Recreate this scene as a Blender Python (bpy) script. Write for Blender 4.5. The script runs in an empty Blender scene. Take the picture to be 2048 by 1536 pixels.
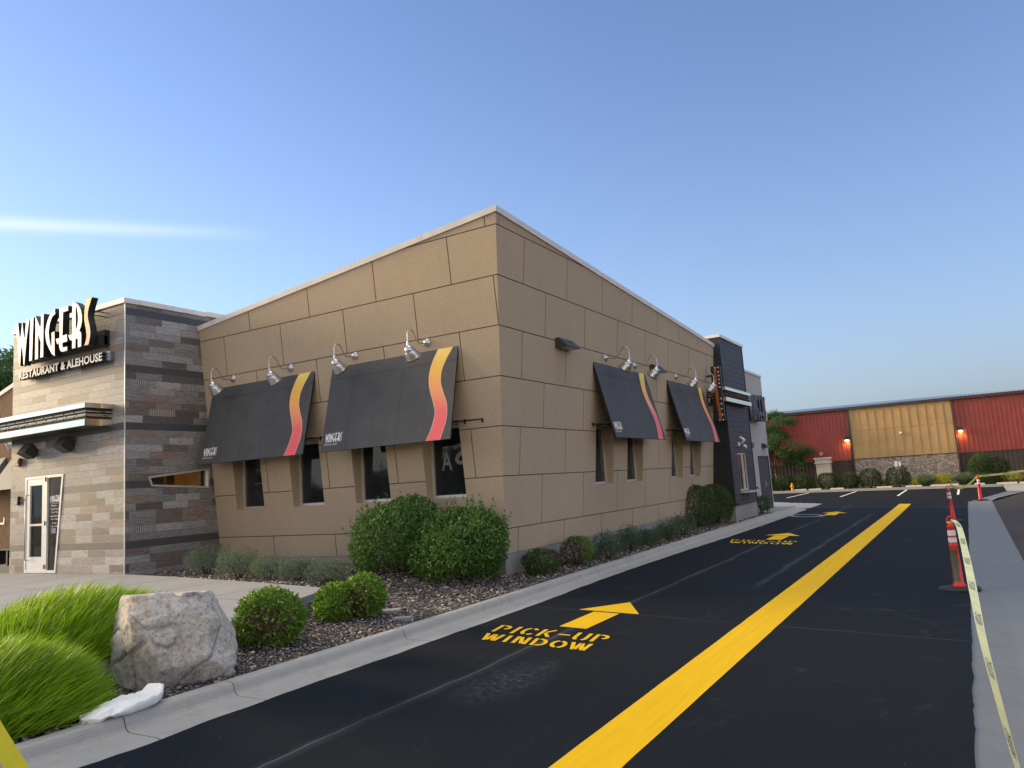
import bpy, bmesh, math, random
import numpy as np
from mathutils import Vector, Matrix, noise
rnd = random.Random(7)
rs = np.random.RandomState(11)
R_ = math.radians
scene = bpy.context.scene
col = scene.collection

# ------------------------------------------------------------------ camera
CAM = Vector((7.18, -11.645, 1.76))
cr = Vector((0.856746, 0.511743, -0.064067))
cd = Vector((-0.121073, 0.078816, -0.98951))
cf = Vector((-0.501325, 0.855515, 0.129484))
cam_d = bpy.data.cameras.new("camera")
cam_d.lens = 26.712
cam_d.sensor_width = 36
cam_d.clip_start = 0.05
cam_d.clip_end = 3000
cam = bpy.data.objects.new("camera", cam_d)
m3 = Matrix((cr, -cd, -cf)).transposed()
cam.matrix_world = Matrix.Translation(CAM) @ m3.to_4x4()
col.objects.link(cam)
scene.camera = cam

# ------------------------------------------------------------------ light
SUN_DIR = Vector((-1.0, -0.16, 0.25)).normalized()      # towards the sun
sun_el = math.asin(SUN_DIR.z)
sun_az = math.atan2(SUN_DIR.x, SUN_DIR.y)
world = bpy.data.worlds.new("World")
scene.world = world
world.use_nodes = True
wn = world.node_tree
wn.nodes.clear()
w_out = wn.nodes.new("ShaderNodeOutputWorld")
w_bg = wn.nodes.new("ShaderNodeBackground")
w_bg.inputs[1].default_value = 0.108
sky = wn.nodes.new("ShaderNodeTexSky")
sky.sky_type = 'NISHITA'
sky.sun_disc = False
sky.sun_elevation = sun_el
sky.sun_rotation = sun_az
sky.altitude = 800
sky.air_density = 1.0
sky.dust_density = 0.5
sky.ozone_density = 2.0
def _wm(op, a, b=None, clamp=False):
    o = wn.nodes.new('ShaderNodeMath'); o.operation = op; o.use_clamp = clamp
    for i, q in enumerate((a, b)):
        if q is None: continue
        if isinstance(q, (int, float)): o.inputs[i].default_value = q
        else: wn.links.new(q, o.inputs[i])
    return o.outputs[0]
def _dot(v, d):
    o = wn.nodes.new('ShaderNodeVectorMath'); o.operation = 'DOT_PRODUCT'
    wn.links.new(v, o.inputs[0]); o.inputs[1].default_value = Vector(d).normalized(); return o.outputs['Value']
def _mix(f, a, b, blend='MIX'):
    o = wn.nodes.new('ShaderNodeMix'); o.data_type = 'RGBA'; o.blend_type = blend
    for s, q in ((o.inputs[0], f), (o.inputs[6], a), (o.inputs[7], b)):
        if isinstance(q, (int, float)): s.default_value = q
        elif isinstance(q, tuple): s.default_value = (*q, 1)
        else: wn.links.new(q, s)
    return o.outputs[2]
w_tc = wn.nodes.new('ShaderNodeTexCoord')
w_sep = wn.nodes.new('ShaderNodeSeparateXYZ'); wn.links.new(w_tc.outputs['Generated'], w_sep.inputs[0])
w_z = _wm('MAXIMUM', w_sep.outputs[2], 0.0)
STREAK_N = Vector((-0.8602, 0.4036, 0.3118)).cross(Vector((-0.7257, 0.6078, 0.3225)))
SKY_TINT = (0.80, 0.78, 0.90)
base = _mix(1.0, sky.outputs[0], SKY_TINT, 'MULTIPLY')
# dusty haze hugging the horizon all round
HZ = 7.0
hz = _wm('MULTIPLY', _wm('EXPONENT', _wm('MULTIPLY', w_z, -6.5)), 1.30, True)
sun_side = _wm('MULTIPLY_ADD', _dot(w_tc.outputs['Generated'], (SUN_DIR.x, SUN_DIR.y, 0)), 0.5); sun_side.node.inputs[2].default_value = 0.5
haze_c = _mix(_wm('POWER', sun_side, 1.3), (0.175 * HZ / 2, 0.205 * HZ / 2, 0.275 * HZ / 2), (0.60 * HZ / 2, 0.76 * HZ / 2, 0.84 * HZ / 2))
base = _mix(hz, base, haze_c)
# added haze glow behind and right of the viewer, unseen, to brighten shaded walls
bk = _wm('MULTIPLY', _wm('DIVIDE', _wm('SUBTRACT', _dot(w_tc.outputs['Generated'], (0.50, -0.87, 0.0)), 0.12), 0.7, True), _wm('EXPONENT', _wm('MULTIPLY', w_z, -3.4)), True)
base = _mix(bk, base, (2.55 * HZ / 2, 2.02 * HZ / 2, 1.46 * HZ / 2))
# thin bright streak of high cloud at the left
w_n = wn.nodes.new('ShaderNodeTexNoise'); w_n.inputs['Scale'].default_value = 3.0; w_n.inputs['Detail'].default_value = 5
wn.links.new(w_tc.outputs['Generated'], w_n.inputs['Vector'])
# band following the direction of the streak: lies on the plane through these directions
c_d = _wm('ABSOLUTE', _dot(w_tc.outputs['Generated'], STREAK_N))
c_f = _wm('EXPONENT', _wm('MULTIPLY', _wm('MULTIPLY', _wm('DIVIDE', c_d, 0.0075), _wm('DIVIDE', c_d, 0.0075)), -1.0))
c_l = _wm('MULTIPLY', _wm('SUBTRACT', -0.70, w_sep.outputs[0]), 6.5, True)
base = _mix(_wm('MULTIPLY', _wm('MULTIPLY', c_f, c_l), 0.52), base, (0.98 * HZ / 2, 1.08 * HZ / 2, 1.14 * HZ / 2))
# bright cloud-like veil added overhead, out of frame, to lift light on the ground
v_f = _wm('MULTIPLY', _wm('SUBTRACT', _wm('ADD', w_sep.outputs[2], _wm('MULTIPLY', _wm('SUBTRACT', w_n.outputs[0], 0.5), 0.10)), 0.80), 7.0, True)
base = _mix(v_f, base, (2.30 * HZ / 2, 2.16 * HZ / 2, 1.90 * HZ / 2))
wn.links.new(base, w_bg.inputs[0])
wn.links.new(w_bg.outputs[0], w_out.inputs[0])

sun_d = bpy.data.lights.new("sun", 'SUN')
sun_d.energy = 2.3
sun_d.angle = R_(22.0)
sun_d.color = (1.0, 0.76, 0.44)
sun = bpy.data.objects.new("sun", sun_d)
sun.rotation_euler = (-SUN_DIR).to_track_quat('-Z', 'Y').to_euler()
col.objects.link(sun)

scene.view_settings.view_transform = 'Standard'
scene.view_settings.look = 'None'
scene.view_settings.exposure = 1.5
scene.view_settings.gamma = 1.0
scene.render.engine = 'CYCLES'
scene.cycles.use_denoising = True
scene.cycles.denoiser = 'OPENIMAGEDENOISE'
scene.cycles.denoising_input_passes = 'RGB_ALBEDO_NORMAL'
scene.cycles.denoising_prefilter = 'ACCURATE'
scene.cycles.max_bounces = 6
scene.cycles.sample_clamp_indirect = 1.0
scene.cycles.sample_clamp_direct = 4.0

# ------------------------------------------------------------------ materials
def new_mat(name):
    m = bpy.data.materials.new(name)
    m.use_nodes = True
    nt = m.node_tree
    b = nt.nodes.get("Principled BSDF")
    return m, nt, b

class N:
    """small helper for wiring nodes"""
    def __init__(s, nt): s.nt = nt
    def n(s, t, **k):
        o = s.nt.nodes.new(t)
        for a, v in k.items(): setattr(o, a, v)
        return o
    def put(s, sock, v):
        if v is None: return
        if hasattr(v, 'is_linked') or isinstance(v, bpy.types.NodeSocket): s.nt.links.new(v, sock)
        else:
            try: sock.default_value = v
            except Exception:
                sock.default_value = (*v, 1.0) if len(v) == 3 else v
    def math(s, op, a, b=None, c=None, clamp=False):
        o = s.n('ShaderNodeMath', operation=op); o.use_clamp = clamp
        s.put(o.inputs[0], a); s.put(o.inputs[1], b)
        if c is not None: s.put(o.inputs[2], c)
        return o.outputs[0]
    def mix(s, f, a, b, blend='MIX'):
        o = s.n('ShaderNodeMix', data_type='RGBA', blend_type=blend)
        s.put(o.inputs[0], f)
        s.put(o.inputs[6], (*a, 1.0) if isinstance(a, tuple) and len(a) == 3 else a)
        s.put(o.inputs[7], (*b, 1.0) if isinstance(b, tuple) and len(b) == 3 else b)
        return o.outputs[2]
    def ramp(s, f, stops, interp='LINEAR'):
        o = s.n('ShaderNodeValToRGB')
        cr_ = o.color_ramp; cr_.interpolation = interp
        while len(cr_.elements) < len(stops): cr_.elements.new(0.5)
        for e, (p, c) in zip(cr_.elements, stops):
            e.position = p
            e.color = (*c, 1.0) if len(c) == 3 else c
        s.put(o.inputs[0], f)
        return o.outputs[0]
    def noise(s, scale, detail=4, rough=0.55, vec=None, out=0, dist=0.0):
        o = s.n('ShaderNodeTexNoise')
        o.inputs['Scale'].default_value = scale
        o.inputs['Detail'].default_value = detail
        o.inputs['Roughness'].default_value = rough
        o.inputs['Distortion'].default_value = dist
        if vec is not None: s.put(o.inputs['Vector'], vec)
        return o.outputs[out]
    def coord(s, which='Object'):
        return s.n('ShaderNodeTexCoord').outputs[which]
    def scale(s, vec, sc):
        o = s.n('ShaderNodeMapping'); o.inputs['Scale'].default_value = sc
        s.put(o.inputs[0], vec); return o.outputs[0]
    def sep(s, vec):
        o = s.n('ShaderNodeSeparateXYZ'); s.put(o.inputs[0], vec); return o.outputs
    def comb(s, x, y, z):
        o = s.n('ShaderNodeCombineXYZ'); s.put(o.inputs[0], x); s.put(o.inputs[1], y); s.put(o.inputs[2], z); return o.outputs[0]
    def bump(s, h, strength=0.3, dist=0.01):
        o = s.n('ShaderNodeBump'); o.inputs['Strength'].default_value = strength
        o.inputs['Distance'].default_value = dist
        s.put(o.inputs['Height'], h); return o.outputs[0]

def simple(name, color, rough=0.6, metal=0.0, var=0.12, nscale=6.0, bump=0.0, bscale=60.0, spec=0.5):
    m, nt, b = new_mat(name); g = N(nt); v = g.coord()
    n = g.noise(nscale, 5, 0.6, v)
    c0 = tuple(c * (1 - var) for c in color); c1 = tuple(min(1, c * (1 + var)) for c in color)
    nt.links.new(g.ramp(n, [(0.3, c0), (0.7, c1)]), b.inputs['Base Color'])
    b.inputs['Roughness'].default_value = rough
    b.inputs['Metallic'].default_value = metal
    b.inputs['Specular IOR Level'].default_value = spec
    if bump > 0:
        nt.links.new(g.bump(g.noise(bscale, 3, 0.6, v), bump, 0.01), b.inputs['Normal'])
    return m

def mat_stucco(name, color, speck=0.16, streak=0.10):
    m, nt, b = new_mat(name); g = N(nt); v = g.coord()
    big = g.noise(0.55, 4, 0.55, v)
    fine = g.noise(26, 5, 0.9, v)
    st = g.noise(3.0, 4, 0.6, g.scale(v, (1.0, 1.0, 0.10)))
    c = g.mix(g.math('MULTIPLY', big, 0.9), tuple(x * 0.88 for x in color), tuple(x * 1.12 for x in color))
    c = g.mix(g.ramp(st, [(0.45, (0, 0, 0)), (0.75, (streak,) * 3)]), c, tuple(x * 0.6 for x in color))
    c = g.mix(g.math('MULTIPLY', g.math('SUBTRACT', fine, 0.5), 2.6), c, tuple(x * (1 + speck * 3) for x in color))
    c = g.mix(g.ramp(fine, [(0.32, (speck * 3,) * 3), (0.48, (0, 0, 0))]), c, tuple(x * 0.5 for x in color))
    nt.links.new(c, b.inputs['Base Color'])
    b.inputs['Roughness'].default_value = 0.93
    b.inputs['Specular IOR Level'].default_value = 0.2
    nt.links.new(g.bump(g.noise(70, 4, 0.7, v), 0.25, 0.006), b.inputs['Normal'])
    return m

def mat_concrete(name, color, stain=0.35, dirt=(0.09, 0.08, 0.06)):
    m, nt, b = new_mat(name); g = N(nt); v = g.coord()
    big = g.noise(0.8, 6, 0.65, v, dist=0.4)
    mid = g.noise(5.0, 6, 0.7, v)
    fine = g.noise(140, 2, 0.7, v)
    c = g.mix(big, tuple(x * 0.82 for x in color), tuple(x * 1.15 for x in color))
    c = g.mix(g.ramp(mid, [(0.50, (0, 0, 0)), (0.78, (stain,) * 3)]), c, dirt)
    c = g.mix(g.ramp(fine, [(0.30, (0.35,) * 3), (0.5, (0, 0, 0))]), c, tuple(x * 0.5 for x in color))
    c = g.mix(g.ramp(fine, [(0.62, (0,) * 3), (0.8, (0.35,) * 3)]), c, tuple(min(1, x * 1.6) for x in color))
    nt.links.new(c, b.inputs['Base Color'])
    b.inputs['Roughness'].default_value = 0.88
    nt.links.new(g.bump(fine, 0.3, 0.004), b.inputs['Normal'])
    return m

def mat_leaf(name, c_lo, c_hi, trans=0.35, rough=0.5, dead=None):
    m, nt, b = new_mat(name); g = N(nt)
    geo = g.n('ShaderNodeNewGeometry')
    stops = [(0.0, c_lo), (0.55, tuple((a + d) / 2 for a, d in zip(c_lo, c_hi))), (1.0, c_hi)]
    c = g.ramp(geo.outputs['Random Per Island'], stops)
    patch = g.noise(2.2, 3, 0.6, g.coord())
    c = g.mix(g.ramp(patch, [(0.35, (0,) * 3), (0.7, (0.5,) * 3)]), c, c_hi)
    if dead: c = g.mix(g.ramp(geo.outputs['Random Per Island'], [(0.93, (0, 0, 0)), (0.95, (1, 1, 1))]), c, dead)
    nt.links.new(c, b.inputs['Base Color'])
    b.inputs['Roughness'].default_value = rough
    b.inputs['Specular IOR Level'].default_value = 0.35
    tr = g.n('ShaderNodeBsdfTranslucent'); nt.links.new(g.mix(0.5, c, tuple(min(1, x * 1.3) for x in c_hi)), tr.inputs[0])
    ms = g.n('ShaderNodeMixShader'); ms.inputs[0].default_value = trans
    nt.links.new(b.outputs[0], ms.inputs[1]); nt.links.new(tr.outputs[0], ms.inputs[2])
    nt.links.new(ms.outputs[0], nt.nodes['Material Output'].inputs[0])
    return m

def mat_tile(name):
    """wood-look stone planks 0.61 x 0.151 m with a dark course every eighth row"""
    m, nt, b = new_mat(name); g = N(nt); v = g.coord(); x, y, z = g.sep(v)
    u = g.math('ADD', x, y)
    r = g.math('DIVIDE', g.math('SUBTRACT', z, 0.945 - 1.21 * 2), 0.15125)
    row = g.math('FLOOR', r); rf = g.math('FRACT', r)
    half = g.math('MULTIPLY', g.math('MODULO', row, 2.0), 0.5)
    q = g.n('ShaderNodeTexWhiteNoise', noise_dimensions='1D'); g.put(q.inputs['W'], row)
    off = g.math('ADD', half, g.math('MULTIPLY', g.math('ROUND', g.math('MULTIPLY', q.outputs[0], 3)), 0.25))
    cu = g.math('ADD', g.math('DIVIDE', u, 0.61), off)
    cc = g.math('FLOOR', cu); cfx = g.math('FRACT', cu)
    wn2 = g.n('ShaderNodeTexWhiteNoise', noise_dimensions='2D'); g.put(wn2.inputs['Vector'], g.comb(cc, row, 0.0))
    rv = wn2.outputs[0]
    base = g.ramp(rv, [(0.0, (0.262, 0.255, 0.252)), (0.20, (0.345, 0.345, 0.345)), (0.36, (0.178, 0.147, 0.130)),
                       (0.50, (0.285, 0.272, 0.265)), (0.64, (0.43, 0.42, 0.405)), (0.76, (0.112, 0.097, 0.094)),
                       (0.84, (0.285, 0.215, 0.180)), (0.91, (0.23, 0.232, 0.235))], 'CONSTANT')
    gv = g.comb(g.math('ADD', g.math('MULTIPLY', u, 2.2), g.math('MULTIPLY', rv, 40)), g.math('MULTIPLY', z, 26), 0.0)
    grain = g.noise(2.6, 8, 0.72, gv, dist=1.3)
    c = g.mix(g.ramp(grain, [(0.36, (0.85,) * 3), (0.5, (0.12,) * 3), (0.6, (0,) * 3)]), base, (0.055, 0.047, 0.042))
    c = g.mix(g.ramp(grain, [(0.54, (0,) * 3), (0.72, (0.6,) * 3)]), c, (0.46, 0.42, 0.37))
    # saw marks on some planks
    wv = g.n('ShaderNodeTexWave', wave_type='BANDS', bands_direction='X'); wv.inputs['Scale'].default_value = 7.5
    wv.inputs['Distortion'].default_value = 3.0; wv.inputs['Detail'].default_value = 3
    g.put(wv.inputs['Vector'], g.comb(u, g.math('MULTIPLY', z, 0.6), 0.0))
    saw = g.math('MULTIPLY', g.ramp(rv, [(0.68, (0,) * 3), (0.681, (1,) * 3), (0.72, (1,) * 3), (0.721, (0,) * 3)], 'CONSTANT'),
                 g.ramp(wv.outputs[0], [(0.45, (0,) * 3), (0.7, (0.8,) * 3)]))
    c = g.mix(saw, c, (0.085, 0.065, 0.055))
    dark = g.math('LESS_THAN', g.math('MODULO', row, 8.0), 0.5)
    dk = g.mix(g.ramp(grain, [(0.4, (0,) * 3), (0.7, (0.7,) * 3)]), (0.052, 0.055, 0.06), (0.10, 0.105, 0.11))
    c = g.mix(dark, c, dk)
    e1 = g.math('MINIMUM', rf, g.math('SUBTRACT', 1.0, rf))
    e2 = g.math('MULTIPLY', g.math('MINIMUM', cfx, g.math('SUBTRACT', 1.0, cfx)), 4.03)
    e = g.math('MINIMUM', e1, e2)
    j = g.ramp(e, [(0.012, (1,) * 3), (0.022, (0,) * 3)])
    c = g.mix(g.math('MULTIPLY', j, 0.75), c, (0.10, 0.092, 0.082))
    nt.links.new(c, b.inputs['Base Color'])
    b.inputs['Roughness'].default_value = 0.55
    h = g.math('ADD', g.math('MULTIPLY', grain, 0.25), g.math('MULTIPLY', g.ramp(e, [(0.0, (0,) * 3), (0.03, (1,) * 3)]), 1.0))
    nt.links.new(g.bump(h, 0.5, 0.006), b.inputs['Normal'])
    return m

def mat_asphalt(name, dark=(0.0036, 0.0058, 0.0090), lines=True):
    m, nt, b = new_mat(name); g = N(nt); v = g.coord(); x, y, z = g.sep(v)
    big = g.noise(0.35, 5, 0.6, v, dist=0.6)
    sq = g.noise(1.1, 5, 0.62, g.scale(v, (2.0, 0.35, 1)))
    fine = g.noise(75, 4, 0.85, v)
    c = g.mix(big, tuple(a * 0.72 for a in dark), tuple(a * 1.5 for a in dark))
    c = g.mix(g.ramp(sq, [(0.5, (0,) * 3), (0.8, (0.35,) * 3)]), c, tuple(a * 2.0 for a in dark))
    if lines:
        wob = g.math('MULTIPLY', g.math('SUBTRACT', g.noise(0.9, 3, 0.5, v), 0.5), 0.16)
        wob2 = g.math('MULTIPLY', g.math('SUBTRACT', g.noise(5.0, 3, 0.5, v), 0.5), 0.03)
        def line(coord, pos, w, amt, colr, gate=None):
            d = g.math('ABSOLUTE', g.math('ADD', g.math('SUBTRACT', coord, pos), g.math('ADD', wob, wob2)))
            f = g.ramp(g.math('DIVIDE', d, w), [(0.0, (amt,) * 3), (0.35, (amt * 0.6,) * 3), (1.0, (0,) * 3)])
            patchy = g.ramp(g.noise(0.7, 3, 0.6, v), [(0.3, (0.25,) * 3), (0.6, (1,) * 3)])
            f = g.math('MULTIPLY', f, patchy)
            if gate is not None: f = g.math('MULTIPLY', f, gate)
            return g.mix(f, g_c[0], colr)
        g_c = [c]
        near = g.ramp(g.math('DIVIDE', g.math('ADD', y, 20), 60), [(0.0, (1,) * 3), (0.72, (1,) * 3), (0.74, (0,) * 3)])
        g_c[0] = line(x, 2.78, 0.012, 0.85, (0.15, 0.17, 0.20), near)
        g_c[0] = line(x, 2.80, 0.10, 0.18, (0.12, 0.14, 0.17), near)
        yg = g.ramp(g.math('DIVIDE', g.math('ADD', y, 20), 60), [(0.34, (0,) * 3), (0.36, (1,) * 3), (0.62, (1,) * 3), (0.64, (0,) * 3)])
        g_c[0] = line(x, 4.08, 0.09, 0.6, (0.085, 0.092, 0.10), yg)
        g_c[0] = line(x, 4.2, 0.06, 0.75, (0.010, 0.010, 0.012), g.math('SUBTRACT', 1.0, yg))
        g_c[0] = line(y, -1.96, 0.02, 0.5, (0.11, 0.115, 0.12))
        g_c[0] = line(y, 21.9, 0.05, 0.95, (0.30, 0.29, 0.27))
        g_c[0] = line(y, 19.2, 0.06, 0.3, (0.09, 0.09, 0.095))
        # chalk-blue dusting left by the stencil work
        dx = g.math('MULTIPLY', g.math('SUBTRACT', x, 3.25), 2.4)
        dy = g.math('MULTIPLY', g.math('ADD', y, 5.3), 1.05)
        dd = g.math('SQRT', g.math('ADD', g.math('MULTIPLY', dx, dx), g.math('MULTIPLY', dy, dy)))
        f = g.math('MULTIPLY', g.ramp(dd, [(0.2, (0.7,) * 3), (1.0, (0,) * 3)]), g.ramp(g.noise(14, 5, 0.75, v), [(0.42, (0,) * 3), (0.72, (1,) * 3)]))
        g_c[0] = g.mix(f, g_c[0], (0.07, 0.095, 0.13))
        c = g_c[0]
        sm = g.noise(0.9, 6, 0.68, g.scale(v, (1.0, 0.6, 1)), dist=2.2)
        c = g.mix(g.ramp(sm, [(0.60, (0,) * 3), (0.74, (0.28,) * 3)]), c, (0.075, 0.08, 0.088))
    dots = g.noise(45, 1, 0.4, v)
    c = g.mix(g.ramp(dots, [(0.80, (0,) * 3), (0.84, (0.7,) * 3)]), c, (0.22, 0.22, 0.21))
    c = g.mix(g.ramp(fine, [(0.50, (0,) * 3), (0.72, (0.7,) * 3)]), c, tuple(a * 3.6 for a in dark))
    nt.links.new(c, b.inputs['Base Color'])
    b.inputs['Roughness'].default_value = 0.85
    b.inputs['Specular IOR Level'].default_value = 0.16
    nt.links.new(g.bump(fine, 0.55, 0.005), b.inputs['Normal'])
    return m

def mat_paint(name, color, wear=0.1):
    m, nt, b = new_mat(name); g = N(nt); v = g.coord()
    n = g.noise(38, 5, 0.85, v); s_ = g.noise(2.5, 6, 0.7, g.scale(v, (7, 0.35, 1)))
    c = g.mix(s_, tuple(a * 0.74 for a in color), tuple(min(1, a * 1.14) for a in color))
    c = g.mix(g.ramp(n, [(0.24, (wear * 4,) * 3), (0.38, (0,) * 3)]), c, tuple(a * 0.35 for a in color))
    c = g.mix(g.ramp(n, [(0.6, (0,) * 3), (0.8, (0.4,) * 3)]), c, tuple(min(1, a * 1.25) for a in color))
    nt.links.new(c, b.inputs['Base Color']); b.inputs['Roughness'].default_value = 0.8
    b.inputs['Specular IOR Level'].default_value = 0.25
    nt.links.new(g.bump(n, 0.4, 0.004), b.inputs['Normal'])
    return m

def mat_flame(name):
    m, nt, b = new_mat(name); g = N(nt); x, y, z = g.sep(g.coord())
    f = g.math('DIVIDE', g.math('MULTIPLY', z, -1.0), 1.7)
    c = g.ramp(f, [(0.0, (0.92, 0.70, 0.13)), (0.25, (0.94, 0.52, 0.08)), (0.5, (0.92, 0.34, 0.14)), (0.68, (0.90, 0.15, 0.14)), (1.0, (0.88, 0.12, 0.13))])
    nt.links.new(c, b.inputs['Base Color']); b.inputs['Roughness'].default_value = 0.55
    return m

def mat_metal(name, color=(0.62, 0.63, 0.64), rough=0.35, nsc=9.0):
    m, nt, b = new_mat(name); g = N(nt); v = g.coord()
    nt.links.new(g.mix(g.noise(nsc, 4, 0.6, v), tuple(c * 0.8 for c in color), color), b.inputs['Base Color'])
    b.inputs['Metallic'].default_value = 1.0
    nt.links.new(g.ramp(g.noise(4, 4, 0.6, v), [(0.3, (rough * 0.7,) * 3), (0.7, (rough * 1.3,) * 3)]), b.inputs['Roughness'])
    return m

def mat_glass_dark(name, tint=(0.012, 0.014, 0.016)):
    m, nt, b = new_mat(name); g = N(nt); v = g.coord()
    n = g.noise(1.3, 4, 0.6, v)
    nt.links.new(g.ramp(n, [(0.35, tint), (0.75, tuple(t * 2.2 for t in tint))]), b.inputs['Base Color'])
    b.inputs['Roughness'].default_value = 0.04
    b.inputs['IOR'].default_value = 1.5
    nt.links.new(g.bump(g.noise(1.6, 2, 0.5, v), 0.03, 0.02), b.inputs['Normal'])
    return m

def mat_glass_clear(name):
    m, nt, b = new_mat(name); g = N(nt)
    t = g.n('ShaderNodeBsdfTransparent'); t.inputs[0].default_value = (0.62, 0.66, 0.64, 1)
    gl = g.n('ShaderNodeBsdfGlossy'); gl.inputs['Roughness'].default_value = 0.03
    fr = g.n('ShaderNodeFresnel'); fr.inputs[0].default_value = 1.5
    ms = g.n('ShaderNodeMixShader')
    nt.links.new(fr.outputs[0], ms.inputs[0]); nt.links.new(t.outputs[0], ms.inputs[1]); nt.links.new(gl.outputs[0], ms.inputs[2])
    nt.links.new(ms.outputs[0], nt.nodes['Material Output'].inputs[0])
    return m

def mat_emit(name, color, strength):
    m, nt, b = new_mat(name)
    b.inputs['Base Color'].default_value = (*color, 1)
    b.inputs['Emission Color'].default_value = (*color, 1)
    b.inputs['Emission Strength'].default_value = strength
    return m

def mat_stone_veneer(name):
    m, nt, b = new_mat(name); g = N(nt); v = g.coord()
    vo = g.n('ShaderNodeTexVoronoi', feature='F1'); vo.inputs['Scale'].default_value = 6.6; g.put(vo.inputs['Vector'], v)
    ed = g.n('ShaderNodeTexVoronoi', feature='DISTANCE_TO_EDGE'); ed.inputs['Scale'].default_value = 6.6; g.put(ed.inputs['Vector'], v)
    r = g.sep(vo.outputs['Color'])[0]
    c = g.ramp(r, [(0.0, (0.27, 0.20, 0.14)), (0.3, (0.44, 0.35, 0.255)), (0.6, (0.56, 0.46, 0.36)), (1.0, (0.35, 0.29, 0.235))])
    c = g.mix(g.ramp(ed.outputs[0], [(0.015, (1,) * 3), (0.05, (0,) * 3)]), c, (0.15, 0.12, 0.095))
    nt.links.new(c, b.inputs['Base Color']); b.inputs['Roughness'].default_value = 0.85
    nt.links.new(g.bump(g.ramp(ed.outputs[0], [(0, (0,) * 3), (0.25, (1,) * 3)]), 0.6, 0.04), b.inputs['Normal'])
    return m

def mat_rock(name):
    m, nt, b = new_mat(name); g = N(nt); v = g.coord()
    n1 = g.noise(2.6, 8, 0.7, v, dist=0.8); n2 = g.noise(30, 8, 0.85, v); n3 = g.noise(1.9, 5, 0.6, g.scale(v, (1, 1, 1.6)), dist=1.5)
    c = g.ramp(n1, [(0.3, (0.33, 0.30, 0.26)), (0.47, (0.47, 0.445, 0.395)), (0.62, (0.62, 0.595, 0.535))])
    c = g.mix(g.ramp(n3, [(0.50, (0,) * 3), (0.66, (0.75,) * 3)]), c, (0.42, 0.29, 0.17))
    c = g.mix(g.ramp(n3, [(0.30, (0.6,) * 3), (0.42, (0,) * 3)]), c, (0.135, 0.085, 0.06))
    c = g.mix(g.ramp(n2, [(0.38, (0.8,) * 3), (0.49, (0,) * 3)]), c, (0.12, 0.11, 0.105))
    c = g.mix(g.ramp(n2, [(0.53, (0,) * 3), (0.66, (0.75,) * 3)]), c, (0.66, 0.64, 0.60))
    x, y, z = g.sep(v)
    nt.links.new(c, b.inputs['Base Color']); b.inputs['Roughness'].default_value = 0.85
    h = g.math('ADD', n1, g.math('MULTIPLY', n2, 0.6))
    nt.links.new(g.bump(h, 0.9, 0.03), b.inputs['Normal'])
    return m

def mat_island(name, stops, rough=0.8):
    m, nt, b = new_mat(name); g = N(nt)
    geo = g.n('ShaderNodeNewGeometry')
    c = g.ramp(geo.outputs['Random Per Island'], stops, 'LINEAR')
    nt.links.new(c, b.inputs['Base Color']); b.inputs['Roughness'].default_value = rough
    return m

def mat_wood(name, color):
    m, nt, b = new_mat(name); g = N(nt); v = g.coord()
    n = g.noise(2.0, 6, 0.65, g.scale(v, (5, 5, 0.7)), dist=1.0); p = g.noise(0.9, 4, 0.6, v)
    c = g.mix(n, tuple(a * 0.72 for a in color), tuple(min(1, a * 1.25) for a in color))
    c = g.mix(g.ramp(p, [(0.45, (0,) * 3), (0.7, (0.5,) * 3)]), c, tuple(a * 0.7 for a in color))
    nt.links.new(c, b.inputs['Base Color']); b.inputs['Roughness'].default_value = 0.7
    return m

M = {}
M['tan'] = mat_stucco('tan_stucco', (0.465, 0.370, 0.258), 0.10)
M['groove'] = simple('tan_groove', (0.20, 0.135, 0.095), 0.95)
M['foundation'] = mat_concrete('foundation_concrete', (0.30, 0.285, 0.255), 0.2)
M['coping'] = simple('coping_metal', (0.74, 0.71, 0.65), 0.42, 0.0, 0.10, 3.0)
M['tile'] = mat_tile('plank_tile')
M['siding'] = simple('slate_siding', (0.052, 0.053, 0.062), 0.62, 0, 0.18, 5.0, 0.2, 90)
M['black'] = simple('black_trim', (0.016, 0.019, 0.024), 0.45, 0, 0.2)
M['pale'] = mat_stucco('pale_stucco', (0.44, 0.43, 0.415), 0.08)
M['frame'] = simple('aluminium_frame', (0.68, 0.68, 0.66), 0.38, 0.55, 0.08)
M['doorwhite'] = simple('pale_door_paint', (0.66, 0.67, 0.66), 0.45, 0.1, 0.08)
M['glass'] = mat_glass_dark('dark_glass')
M['clear'] = mat_glass_clear('clear_glass')
M['canvas'] = simple('charcoal_canvas', (0.068, 0.070, 0.071), 0.72, 0, 0.14, 2.5, 0.15, 150)
M['canvas_edge'] = simple('canvas_edge', (0.02, 0.02, 0.021), 0.8)
M['seam'] = simple('canvas_seam', (0.036, 0.037, 0.038), 0.85)
M['flame'] = mat_flame('flame_stripe')
M['flame_edge'] = simple('flame_edge', (0.78, 0.55, 0.40), 0.6)
M['white_print'] = simple('white_print', (0.80, 0.80, 0.78), 0.6, 0, 0.03)
M['sign_face'] = simple('sign_face', (0.66, 0.66, 0.63), 0.35, 0, 0.04)
M['sign_side'] = simple('sign_return', (0.014, 0.018, 0.018), 0.4, 0, 0.1)
M['sign_dark'] = simple('dark_sign_face', (0.045, 0.05, 0.06), 0.4, 0, 0.1)
M['chrome'] = mat_metal('chrome', (0.92, 0.86, 0.72), 0.10, 3.0)
M['spun'] = mat_metal('galvanised', (0.60, 0.61, 0.62), 0.36)
M['steel'] = mat_metal('brushed_steel', (0.42, 0.43, 0.44), 0.4)
M['fixture'] = simple('bronze_fixture', (0.035, 0.043, 0.045), 0.45, 0, 0.1)
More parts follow.
